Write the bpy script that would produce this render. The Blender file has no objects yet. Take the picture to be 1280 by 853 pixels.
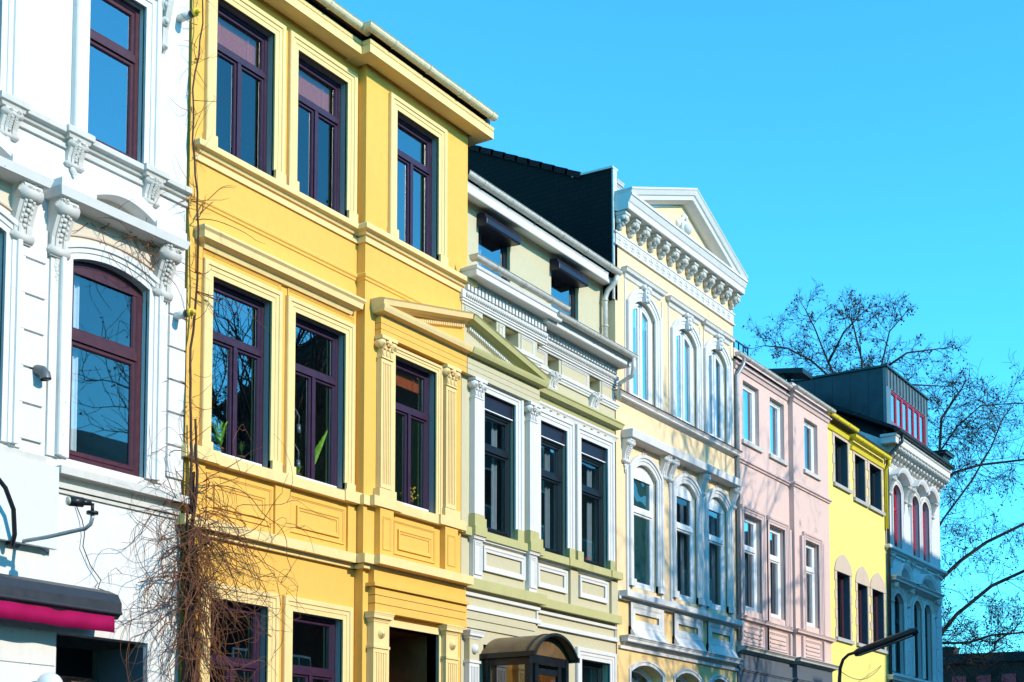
import bpy, bmesh, math, random
from mathutils import Vector, Matrix
R = math.radians
random.seed(7)
scene = bpy.context.scene
COL = scene.collection
# world axes: x runs along the row of houses, -y is out into the street, z is up.
# helpers take (s, d, h): s along the row, d out of the facade line, h above the pavement.
def V(s, d, h): return (s, -d, h)

# ------------------------------------------------------------------ materials
def nt(m):
    m.use_nodes = True
    n = m.node_tree; n.nodes.clear()
    return n, n.nodes, n.links
def plaster(name, col, dirt=.12, specks=0, rough=.85, bump=.25, scale=3.0, dirtcol=(.16,.13,.1), fine=60, streak=0.0):
    m = bpy.data.materials.new(name); n, N, L = nt(m)
    out = N.new('ShaderNodeOutputMaterial'); p = N.new('ShaderNodeBsdfPrincipled')
    L.new(p.outputs[0], out.inputs[0]); p.inputs['Roughness'].default_value = rough
    p.inputs['Specular IOR Level'].default_value = .25
    tc = N.new('ShaderNodeTexCoord')
    n1 = N.new('ShaderNodeTexNoise'); n1.inputs['Scale'].default_value = scale*.3; n1.inputs['Detail'].default_value = 6; n1.inputs['Roughness'].default_value = .65
    L.new(tc.outputs['Object'], n1.inputs['Vector'])
    r1 = N.new('ShaderNodeValToRGB'); r1.color_ramp.elements[0].position = .48; r1.color_ramp.elements[1].position = .78
    L.new(n1.outputs['Fac'], r1.inputs[0])
    # vertical rain streaks
    mp = N.new('ShaderNodeMapping'); mp.inputs['Scale'].default_value = (7, 7, .35)
    L.new(tc.outputs['Object'], mp.inputs[0])
    n2 = N.new('ShaderNodeTexNoise'); n2.inputs['Scale'].default_value = 1.0; n2.inputs['Detail'].default_value = 5
    L.new(mp.outputs[0], n2.inputs['Vector'])
    r2 = N.new('ShaderNodeValToRGB'); r2.color_ramp.elements[0].position = .52; r2.color_ramp.elements[1].position = .8
    L.new(n2.outputs['Fac'], r2.inputs[0])
    mx = N.new('ShaderNodeMath'); mx.operation = 'MULTIPLY_ADD'; mx.inputs[1].default_value = dirt
    ms = N.new('ShaderNodeMath'); ms.operation = 'MULTIPLY'; ms.inputs[1].default_value = dirt*.6 + streak
    L.new(r2.outputs[0], ms.inputs[0]); L.new(r1.outputs[0], mx.inputs[0]); L.new(ms.outputs[0], mx.inputs[2])
    mc = N.new('ShaderNodeMixRGB'); mc.inputs[1].default_value = (*col, 1); mc.inputs[2].default_value = (*[c*.35+q*.65 for c, q in zip(col, dirtcol)], 1)
    L.new(mx.outputs[0], mc.inputs[0])
    # small tonal drift
    n3 = N.new('ShaderNodeTexNoise'); n3.inputs['Scale'].default_value = scale*3; n3.inputs['Detail'].default_value = 4
    L.new(tc.outputs['Object'], n3.inputs['Vector'])
    hs = N.new('ShaderNodeHueSaturation'); mr = N.new('ShaderNodeMapRange'); mr.inputs[3].default_value = .93; mr.inputs[4].default_value = 1.07
    L.new(n3.outputs['Fac'], mr.inputs[0]); L.new(mr.outputs[0], hs.inputs['Value']); L.new(mc.outputs[0], hs.inputs['Color'])
    if specks:
        ns = N.new('ShaderNodeTexNoise'); ns.inputs['Scale'].default_value = 26; ns.inputs['Detail'].default_value = 3; L.new(tc.outputs['Object'], ns.inputs['Vector'])
        rs = N.new('ShaderNodeValToRGB'); rs.color_ramp.elements[0].position = .70-.0; rs.color_ramp.elements[1].position = .73; L.new(ns.outputs['Fac'], rs.inputs[0])
        nl = N.new('ShaderNodeTexNoise'); nl.inputs['Scale'].default_value = 1.1; L.new(tc.outputs['Object'], nl.inputs['Vector'])
        rl = N.new('ShaderNodeValToRGB'); rl.color_ramp.elements[0].position = .47; rl.color_ramp.elements[1].position = .6; L.new(nl.outputs['Fac'], rl.inputs[0])
        m1 = N.new('ShaderNodeMath'); m1.operation = 'MULTIPLY'; L.new(rs.outputs[0], m1.inputs[0]); L.new(rl.outputs[0], m1.inputs[1])
        m2 = N.new('ShaderNodeMath'); m2.operation = 'MULTIPLY'; m2.inputs[1].default_value = specks; L.new(m1.outputs[0], m2.inputs[0])
        m3 = N.new('ShaderNodeMixRGB'); m3.inputs[2].default_value = (.1,.07,.05,1); L.new(m2.outputs[0], m3.inputs[0]); L.new(hs.outputs[0], m3.inputs[1]); L.new(m3.outputs[0], p.inputs['Base Color'])
    else: L.new(hs.outputs[0], p.inputs['Base Color'])
    nb = N.new('ShaderNodeTexNoise'); nb.inputs['Scale'].default_value = fine; nb.inputs['Detail'].default_value = 4
    L.new(tc.outputs['Object'], nb.inputs['Vector'])
    b = N.new('ShaderNodeBump'); b.inputs['Strength'].default_value = bump; b.inputs['Distance'].default_value = .008
    L.new(nb.outputs['Fac'], b.inputs['Height']); L.new(b.outputs[0], p.inputs['Normal'])
    return m
def paint(name, col, rough=.45, metal=0, var=.12, bump=.05, spec=.4, scale=12):
    m = bpy.data.materials.new(name); n, N, L = nt(m)
    out = N.new('ShaderNodeOutputMaterial'); p = N.new('ShaderNodeBsdfPrincipled'); L.new(p.outputs[0], out.inputs[0])
    p.inputs['Metallic'].default_value = metal; p.inputs['Specular IOR Level'].default_value = spec
    tc = N.new('ShaderNodeTexCoord'); nz = N.new('ShaderNodeTexNoise'); nz.inputs['Scale'].default_value = scale; nz.inputs['Detail'].default_value = 6
    L.new(tc.outputs['Object'], nz.inputs['Vector'])
    hs = N.new('ShaderNodeHueSaturation'); hs.inputs['Color'].default_value = (*col, 1)
    mr = N.new('ShaderNodeMapRange'); mr.inputs[1].default_value = .3; mr.inputs[2].default_value = .7; mr.inputs[3].default_value = 1-var; mr.inputs[4].default_value = 1+var
    L.new(nz.outputs['Fac'], mr.inputs[0]); L.new(mr.outputs[0], hs.inputs['Value']); L.new(hs.outputs[0], p.inputs['Base Color'])
    m2 = N.new('ShaderNodeMapRange'); m2.inputs[3].default_value = max(.02, rough-.12); m2.inputs[4].default_value = min(1, rough+.12)
    L.new(nz.outputs['Fac'], m2.inputs[0]); L.new(m2.outputs[0], p.inputs['Roughness'])
    b = N.new('ShaderNodeBump'); b.inputs['Strength'].default_value = bump; b.inputs['Distance'].default_value = .01
    L.new(nz.outputs['Fac'], b.inputs['Height']); L.new(b.outputs[0], p.inputs['Normal'])
    return m
def glass(name, refl=.42, tint=(.75,.85,.9), wav=.0009, body=None):
    m = bpy.data.materials.new(name); n, N, L = nt(m)
    out = N.new('ShaderNodeOutputMaterial')
    g = N.new('ShaderNodeBsdfGlossy'); g.inputs['Roughness'].default_value = .01; g.inputs['Color'].default_value = (.95,.97,1,1)
    if body is None:
        t = N.new('ShaderNodeBsdfTransparent'); t.inputs['Color'].default_value = (*tint, 1)
    else:
        t = N.new('ShaderNodeBsdfDiffuse'); t.inputs['Color'].default_value = (*body, 1)
    lw = N.new('ShaderNodeFresnel'); lw.inputs['IOR'].default_value = 1.5
    mr = N.new('ShaderNodeMapRange'); mr.inputs[1].default_value = .04; mr.inputs[2].default_value = .5; mr.inputs[3].default_value = refl*.85; mr.inputs[4].default_value = min(1, refl*2)
    L.new(lw.outputs[0], mr.inputs[0])
    mx = N.new('ShaderNodeMixShader'); L.new(mr.outputs[0], mx.inputs[0]); L.new(t.outputs[0], mx.inputs[1]); L.new(g.outputs[0], mx.inputs[2])
    L.new(mx.outputs[0], out.inputs[0])
    tc = N.new('ShaderNodeTexCoord'); nz = N.new('ShaderNodeTexNoise'); nz.inputs['Scale'].default_value = 1.6; nz.inputs['Detail'].default_value = 1
    L.new(tc.outputs['Object'], nz.inputs['Vector'])
    b = N.new('ShaderNodeBump'); b.inputs['Strength'].default_value = 1; b.inputs['Distance'].default_value = wav
    L.new(nz.outputs['Fac'], b.inputs['Height']); L.new(b.outputs[0], g.inputs['Normal']); 
    return m
def slate(name, col, sc=1.0):
    m = bpy.data.materials.new(name); n, N, L = nt(m)
    out = N.new('ShaderNodeOutputMaterial'); p = N.new('ShaderNodeBsdfPrincipled'); L.new(p.outputs[0], out.inputs[0])
    p.inputs['Roughness'].default_value = .7; p.inputs['Specular IOR Level'].default_value = .15
    tc = N.new('ShaderNodeTexCoord'); sp = N.new('ShaderNodeSeparateXYZ'); L.new(tc.outputs['Object'], sp.inputs[0])
    ad = N.new('ShaderNodeMath'); L.new(sp.outputs[0], ad.inputs[0]); L.new(sp.outputs[1], ad.inputs[1])
    cb = N.new('ShaderNodeCombineXYZ'); L.new(ad.outputs[0], cb.inputs[0]); L.new(sp.outputs[2], cb.inputs[1])
    br = N.new('ShaderNodeTexBrick'); br.inputs['Scale'].default_value = 3*sc; br.inputs['Mortar Size'].default_value = .02
    br.inputs['Color1'].default_value = (*col, 1); br.inputs['Color2'].default_value = (*[c*1.5 for c in col], 1); br.inputs['Mortar'].default_value = (*[c*.4 for c in col], 1)
    L.new(cb.outputs[0], br.inputs['Vector']); L.new(br.outputs[0], p.inputs['Base Color'])
    b = N.new('ShaderNodeBump'); b.inputs['Strength'].default_value = .4; b.inputs['Distance'].default_value = .02; b.invert = True
    L.new(br.outputs['Fac'], b.inputs['Height']); L.new(b.outputs[0], p.inputs['Normal'])
    return m
M = {}
M['white'] = plaster('white_plaster', (.67,.66,.64), .14, specks=.8)
M['white_trim'] = plaster('white_trim', (.58,.555,.515), .5, specks=.5, bump=.15, dirtcol=(.2,.18,.15), fine=35)
M['flaked'] = plaster('flaking_frieze', (.62,.55,.45), .3, bump=.6, scale=8, fine=25, dirtcol=(.5,.4,.28))
M['yellow'] = plaster('yellow_plaster', (.76,.44,.095), .10, streak=.05, dirtcol=(.5,.3,.06))
M['yellow_trim'] = plaster('pale_yellow_trim', (.80,.59,.27), .26, bump=.12, dirtcol=(.3,.24,.14), fine=35)
M['green'] = plaster('sage_plaster', (.53,.48,.325), .07, dirtcol=(.35,.33,.2))
M['olive'] = plaster('olive_trim', (.47,.44,.20), .28, bump=.12, dirtcol=(.2,.2,.12), fine=35)
M['clean_white'] = plaster('white_moulding', (.66,.65,.635), .18, bump=.12, dirtcol=(.3,.3,.28), fine=35)
M['cream'] = plaster('cream_plaster', (.82,.60,.36), .13, streak=.06, dirtcol=(.4,.34,.2))
M['cream_low'] = plaster('apricot_plaster', (.80,.55,.25), .08, dirtcol=(.4,.3,.16))
M['pink'] = plaster('pink_plaster', (.68,.49,.435), .10, dirtcol=(.36,.28,.28), streak=.06)
M['pink_trim'] = plaster('pink_trim', (.62,.46,.43), .14, bump=.12, dirtcol=(.36,.3,.3), fine=35)
M['lemon'] = plaster('lemon_plaster', (.80,.68,.20), .07, streak=.04, dirtcol=(.5,.42,.1))
M['lemon_trim'] = plaster('strong_yellow_paint', (.78,.62,.04), .08, bump=.1, dirtcol=(.3,.25,.04))
M['tan_stone'] = plaster('tan_stone', (.58,.46,.36), .3, bump=.3, scale=9, dirtcol=(.4,.25,.2), streak=.2)
M['grey_stone'] = plaster('grey_stone', (.42,.42,.41), .2)
M['slate_blue'] = plaster('slate_blue_shade', (.10,.12,.15), .1)  # on the pink house's ground floor this colour stands in for shade
M['purple'] = paint('plum_frame_paint', (.036,.012,.034), .4)
M['maroon'] = paint('maroon_frame_paint', (.06,.013,.022), .4)
M['red_frame'] = paint('red_frame_paint', (.42,.012,.035), .4)
M['white_frame'] = paint('white_frame_paint', (.8,.8,.8), .35, var=.04)
M['black_frame'] = paint('black_frame_paint', (.008,.009,.012), .35)
M['navy'] = paint('navy_shutter', (.012,.012,.026), .4, var=.08)
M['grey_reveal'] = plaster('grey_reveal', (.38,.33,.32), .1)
M['glass'] = glass('window_glass', .165)
M['glass_dim'] = glass('window_glass_dim', .14)
M['glass2'] = glass('window_glass_bright', .34)
M['frost'] = glass('pebbled_glass', .08, wav=.02, body=(.018,.06,.06))
M['zinc'] = paint('zinc', (.58,.56,.51), .45, metal=.15, var=.12)
M['zinc_tan'] = paint('painted_gutter', (.72,.62,.40), .45, var=.12)
M['dark_zinc'] = paint('dark_zinc', (.035,.05,.06), .4, metal=.4, var=.25, scale=3)
M['zinc_front'] = paint('zinc_sheet', (.15,.17,.17), .4, metal=.5, var=.12, scale=3)
M['roof_tile'] = slate('dark_roof_tile', (.025,.010,.012), 1.2)
M['slate'] = slate('dark_slate', (.006,.007,.008), .9)
M['slate_roof'] = slate('anthracite_roof', (.02,.023,.026), 1.0)
M['red_tile'] = slate('red_roof_tile', (.10,.025,.02), 1.2)
M['brick'] = slate('dark_brick', (.05,.025,.022), 3)
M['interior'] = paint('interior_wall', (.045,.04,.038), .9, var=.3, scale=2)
M['curtain'] = paint('white_curtain', (.72,.74,.74), .9, var=.06)
M['net'] = paint('grey_net', (.26,.28,.29), .9, var=.1)
M['glass_dark'] = glass('dark_pane', .05)
M['blind'] = paint('orange_blind', (.82,.17,.05), .6, var=.2, scale=30)
M['panel'] = paint('pale_board', (.62,.70,.71), .5, var=.03)
M['awning_case'] = paint('grey_awning_case', (.026,.031,.04), .45, var=.08)
M['magenta'] = paint('magenta_cloth', (.30,.005,.07), .8, var=.15, spec=.1, scale=5)
M['black'] = paint('black_metal', (.012,.013,.016), .4)
M['grey_metal'] = paint('grey_metal', (.32,.34,.36), .4, metal=.4)
M['vent_grey'] = paint('vent_grey', (.13,.135,.14), .4, metal=.3)
M['yellow_plastic'] = paint('yellow_plastic', (.75,.5,.04), .45)
M['pvc'] = paint('white_plastic', (.7,.7,.68), .4, var=.05)
M['lamp_glass'] = paint('lens', (.55,.5,.38), .2)
M['globe'] = paint('opal_globe', (.72,.74,.76), .15, var=.02, spec=.6)
M['twig'] = paint('dead_vine', (.175,.068,.03), .85, var=.45, scale=4)
M['twig_dark'] = paint('vine_stem', (.06,.028,.02), .9, var=.4, scale=6, bump=.5)
M['bark'] = paint('bark', (.032,.022,.018), .9, var=.4, scale=5, bump=.5)
M['seed'] = paint('seed_balls', (.045,.022,.02), .9, var=.2)
M['leaf'] = paint('leaf', (.30,.52,.04), .5, var=.35, scale=9)
M['leaf_dark'] = paint('dark_leaf', (.05,.10,.015), .5, var=.35, scale=9)
M['terracotta'] = paint('terracotta', (.32,.10,.05), .7)
M['flower'] = paint('yellow_flower', (.8,.5,.03), .7, var=.4, scale=40)
M['orange'] = paint('orange_ball', (.72,.10,.02), .5)
M['wood'] = paint('brown_wood', (.16,.085,.03), .5, var=.35, scale=3)
M['wood_red'] = paint('red_wood', (.30,.05,.02), .4, var=.25, scale=4)
M['amber'] = glass('amber_sheet', .16, tint=(.42,.27,.13))
M['brown_sheet'] = paint('weathered_brown_roof_sheet', (.14,.085,.04), .35, var=.3, scale=5)
M['asphalt'] = plaster('asphalt', (.06,.06,.062), .2, bump=.4, fine=90)
M['paving'] = plaster('paving', (.17,.16,.15), .2, bump=.3, fine=20)
M['earth'] = plaster('ground', (.12,.12,.09), .2)
M['kerb'] = plaster('kerb_stone', (.32,.32,.31), .2)
M['render_back'] = plaster('grey_render', (.5,.5,.48), .15)
M['blue_render'] = plaster('white_gable_render', (.62,.63,.64), .1)

# ------------------------------------------------------------------ mesh collector
class MB:
    def __init__(s): s.v = []; s.f = []; s.sm = []; s.mi = []; s.cur = 0; s.st = []
    def add(s, vs, fs, smooth=False):
        o = len(s.v); s.st.append(o); s.v.extend(vs)
        for f in fs:
            s.f.append([i+o for i in f]); s.sm.append(smooth); s.mi.append(s.cur)
    def box(s, s0, s1, d0, d1, h0, h1):
        a = [V(x, d, h) for h in (h0, h1) for d in (d0, d1) for x in (s0, s1)]
        s.add(a, [(0,1,3,2),(4,6,7,5),(0,4,5,1),(2,3,7,6),(0,2,6,4),(1,5,7,3)])
        return s
    def loops(s, loops, closed=False, caps=True, smooth=False):
        n = len(loops[0]); k = len(loops); vs = [p for l in loops for p in l]; fs = []
        for i in range(k if closed else k-1):
            a = i*n; b = ((i+1) % k)*n
            for j in range(n):
                q = (j+1) % n; fs.append((a+j, a+q, b+q, b+j))
        if caps and not closed: fs += [tuple(range(n-1,-1,-1)), tuple((k-1)*n+j for j in range(n))]
        s.add(vs, fs, smooth); return s
    def poly(s, pts, d0, d1):          # (s,h) outline with thickness from d0 to d1
        return s.loops([[V(x, d0, h) for x, h in pts], [V(x, d1, h) for x, h in pts]])
    def side(s, pts, s0, s1):          # (d,h) outline extruded along the row
        return s.loops([[V(s0, d, h) for d, h in pts], [V(s1, d, h) for d, h in pts]])
    def sweep(s, path, prof, mp, closed=False, smooth=False, caps=True):
        n = len(path); loops = []
        for i, p in enumerate(path):
            def dirn(a, b):
                x, y = b[0]-a[0], b[1]-a[1]; l = math.hypot(x, y) or 1; return x/l, y/l
            if closed: e0 = dirn(path[i-1], p); e1 = dirn(p, path[(i+1) % n])
            else:
                e1 = dirn(p, path[i+1]) if i < n-1 else dirn(path[i-1], p)
                e0 = dirn(path[i-1], p) if i else e1
            n0 = (-e0[1], e0[0]); n1 = (-e1[1], e1[0])
            mx, my = n0[0]+n1[0], n0[1]+n1[1]; l = math.hypot(mx, my) or 1; mx /= l; my /= l
            c = max(.25, mx*n0[0]+my*n0[1])
            loops.append([mp(p[0]+mx*o/c, p[1]+my*o/c, q) for o, q in prof])
        return s.loops(loops, closed, caps, smooth)
    def frame(s, path, prof, closed=False):         # path in (s,h), clockwise; prof (offset outwards, d)
        return s.sweep(path, prof, lambda a, b, c: V(a, c, b), closed)
    def mould(s, s0, s1, d, prof, lret=True, rret=True, db=-.04, smooth=False):  # prof (offset outwards, h)
        path = ([(s0, db)] if lret else []) + [(s0, d), (s1, d)] + ([(s1, db)] if rret else [])
        return s.sweep(path, prof, lambda a, b, c: V(a, b, c), False, smooth)
    def tube(s, pts, rad, n=8, smooth=True, caps=True):
        pts = [Vector(V(*p)) for p in pts]; k = len(pts)
        if not isinstance(rad, (list, tuple)): rad = [rad]*k
        loops = []; up = None
        for i, p in enumerate(pts):
            t = (pts[min(i+1, k-1)]-pts[max(i-1, 0)]).normalized()
            if up is None:
                up = t.cross(Vector((0,0,1)) if abs(t.z) < .9 else Vector((1,0,0))).normalized()
            else:
                up = (up - t*up.dot(t)); 
                if up.length < 1e-6: up = t.orthogonal()
                up.normalize()
            w = t.cross(up)
            loops.append([tuple(p + (up*math.cos(a)+w*math.sin(a))*rad[i]) for a in [2*math.pi*j/n for j in range(n)]])
        return s.loops(loops, False, caps, smooth)
    def ball(s, c, r, n=8, m=6, sq=(1,1,1)):
        loops = []
        for i in range(m+1):
            a = -math.pi/2 + math.pi*i/m; a = max(-1.5, min(1.5, a))
            loops.append([V(c[0]+r*sq[0]*math.cos(a)*math.cos(2*math.pi*j/n), c[1]+r*sq[1]*math.cos(a)*math.sin(2*math.pi*j/n), c[2]+r*sq[2]*math.sin(a)) for j in range(n)])
        return s.loops(loops, smooth=True)
    def split(s):
        '''far apart groups of loose shapes, so that each becomes a part of its own'''
        k = len(s.st)
        if k < 2 or k > 260: return None
        B = []
        for i in range(k):
            q = s.v[s.st[i]:(s.st[i+1] if i+1 < k else len(s.v))]
            B.append([min(p[j] for p in q) for j in range(3)]+[max(p[j] for p in q) for j in range(3)])
        z = [max(b[3+j]-b[j] for j in range(3)) for b in B]; par = list(range(k))
        def root(i):
            while par[i] != i: i = par[i]
            return i
        for i in range(k):
            for j in range(i):
                g = math.sqrt(sum(max(0, B[i][a]-B[j][3+a], B[j][a]-B[i][3+a])**2 for a in range(3)))
                if g <= max(.02, .5*max(z[i], z[j])):
                    a, b = root(i), root(j)
                    if a != b: par[a] = b
        gr = {}
        for i in range(k): gr.setdefault(root(i), []).append(i)
        if len(gr) < 2 or len(gr) > 24: return None
        out = []
        own = []
        for i in range(k): own += [i]*((s.st[i+1] if i+1 < k else len(s.v))-s.st[i])
        for ids in gr.values():
            m = MB(); mp = {}; ids = set(ids)
            for vi, v in enumerate(s.v):
                if own[vi] in ids: mp[vi] = len(m.v); m.v.append(v)
            for f, sm, mi in zip(s.f, s.sm, s.mi):
                if f[0] in mp: m.f.append([mp[q] for q in f]); m.sm.append(sm); m.mi.append(mi)
            m.st = [0]; out.append(m)
        return out
    def build(s, name, mat, parent=None, bevel=0):
        if parent is not None and name not in ('wall', 'twigs', 'crown', 'trunk', 'seed_balls', 'stem', 'leaves', 'flowers', 'blind'):
            ps = s.split()
            if ps: return [p.build(name, mat, parent, bevel) for p in ps][0]
        me = bpy.data.meshes.new(name)
        bm = bmesh.new(); bv = [bm.verts.new(v) for v in s.v]
        for f, sm, mi in zip(s.f, s.sm, s.mi):
            try: x = bm.faces.new([bv[i] for i in f]); x.smooth = sm; x.material_index = mi
            except ValueError: pass
        bmesh.ops.recalc_face_normals(bm, faces=bm.faces[:])
        o = bpy.data.objects.new(name, me)
        bm.to_mesh(me); bm.free()
        for q in (mat if isinstance(mat, (list, tuple)) else [mat]): me.materials.append(M[q])
        # bring the origin to the base of the thing
        if parent is None:
            xs = [v.co.x for v in me.vertices]; ys = [v.co.y for v in me.vertices]; zs = [v.co.z for v in me.vertices]
            c = Vector(((min(xs)+max(xs))/2, (min(ys)+max(ys))/2, min(zs)))
            me.transform(Matrix.Translation(-c)); o.location = c
        else:
            w = wloc(parent); me.transform(Matrix.Translation(-w)); o.parent = parent
        COL.objects.link(o)
        if bevel:
            b = o.modifiers.new('bevel', 'BEVEL'); b.width = bevel; b.segments = 2; b.limit_method = 'ANGLE'; b.angle_limit = R(40)
        return o
def wloc(o):
    w = Vector((0,0,0))
    while o: w = w + o.location; o = o.parent
    return w
def tag(o, label, cat, group=None, kind=None):
    if kind: o['kind'] = kind
    else: o['label'] = label; o['category'] = cat
    if group: o['group'] = group
    return o
def thing(name, label, cat, s, d, h, group=None):
    o = bpy.data.objects.new(name, None); o.location = V(s, d, h); o.empty_display_size = .3; COL.objects.link(o)
    return tag(o, label, cat, group)

# ------------------------------------------------------------------ profiles
def back(p, o=-.03): return p + [(o, p[-1][1]), (o, p[0][1])]
def P_corn(P, H, h): return back([(0,h),(.12*P,h),(.2*P,h+.16*H),(.32*P,h+.2*H),(.36*P,h+.33*H),(.78*P,h+.36*H),(.78*P,h+.64*H),(.84*P,h+.68*H),(.9*P,h+.82*H),(P,h+.9*H),(P,h+H)])
def P_sill(P, H, h): return back([(0,h),(.35*P,h+.05*H),(.5*P,h+.32*H),(.95*P,h+.42*H),(P,h+.46*H),(P,h+.86*H),(.9*P,h+H)])
def P_band(P, H, h): return back([(0,h),(P,h),(P,h+H)])
def P_string(P, H, h): return back([(0,h),(.5*P,h+.1*H),(.5*P,h+.35*H),(P,h+.5*H),(P,h+.8*H),(.4*P,h+H)])
def surround(w, p): # architrave profile: offset outward from opening, d
    return [(0,-.02),(0,p*.55),(w*.34,p*.6),(w*.36,p*.8),(w*.62,p*.82),(w*.66,p*1.15),(w*.95,p*1.2),(w,p*.95),(w,-.02)]
def arch(s0, s1, hs, rise, n=14):
    if rise <= 0: return [(s0, hs), (s1, hs)]
    w = (s1-s0)/2; r = (w*w+rise*rise)/(2*rise); cx = (s0+s1)/2; cy = hs+rise-r; a0 = math.asin(min(1, w/r))
    if rise > w: a0 = math.pi-a0
    return [(cx+r*math.sin(-a0+2*a0*i/n), cy+r*math.cos(-a0+2*a0*i/n)) for i in range(n+1)]
def outline(s0, s1, h0, h1, rise=0):   # clockwise from bottom-left, open at the bottom; h1 = crown
    return [(s0, h0)] + arch(s0, s1, h1-rise, rise) + [(s1, h0)]

# ------------------------------------------------------------------ house building blocks
def wall_sheet(mb, s0, s1, h0, h1, d, ops, reveal=.22, rs=None):
    """front wall with openings (sa, sb, ha, hb, rise) and the depth of their reveals"""
    S = sorted({s0, s1, *[q for o in ops for q in o[:2]]}); H = sorted({h0, h1, *[q for o in ops for q in o[2:4]]})
    for i in range(len(S)-1):
        j = 0
        while j < len(H)-1:
            def hole(j):
                a, b = (S[i]+S[i+1])/2, (H[j]+H[j+1])/2
                return any(o[0] < a < o[1] and o[2] < b < o[3] for o in ops)
            if hole(j): j += 1; continue
            k = j
            while k+1 < len(H)-1 and not hole(k+1): k += 1
            mb.add([V(S[i],d,H[j]),V(S[i+1],d,H[j]),V(S[i+1],d,H[k+1]),V(S[i],d,H[k+1])], [(0,1,2,3)])
            j = k+1
    for o in ops:
        sa, sb, ha, hb, ri = (list(o)+[0])[:5]
        ol = outline(sa, sb, ha, hb, ri)
        n = len(ol)
        if ri > 0:
            a = ol[1:-1]
            for p, q in zip(a, a[1:]):
                mb.add([V(p[0],d,p[1]),V(q[0],d,q[1]),V(q[0],d,hb),V(p[0],d,hb)], [(0,1,2,3)])
        c0 = mb.cur
        if rs is not None: mb.cur = rs
        mb.add([V(x,d,h) for x,h in ol]+[V(x,d-reveal,h) for x,h in ol], [(i,i+1,n+i+1,n+i) for i in range(n-1)]+[(n-1,0,n,2*n-1)])
        mb.cur = c0
def shell(mb, s0, s1, h1, depth, d, floors, inner):
    """side walls, back wall, floor slabs and a dim room wall behind the front"""
    mb.box(s0, s0+.12, -depth, d-.004, 0, h1); mb.box(s1-.12, s1, -depth, d-.004, 0, h1)
    mb.box(s0+.12, s1-.12, -depth, -depth+.2, 0, h1)
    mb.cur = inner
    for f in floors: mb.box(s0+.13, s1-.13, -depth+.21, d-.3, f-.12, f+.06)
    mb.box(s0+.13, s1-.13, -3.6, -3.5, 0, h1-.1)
    n = max(2, round((s1-s0)/2.1))
    mb.cur = 0
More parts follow.
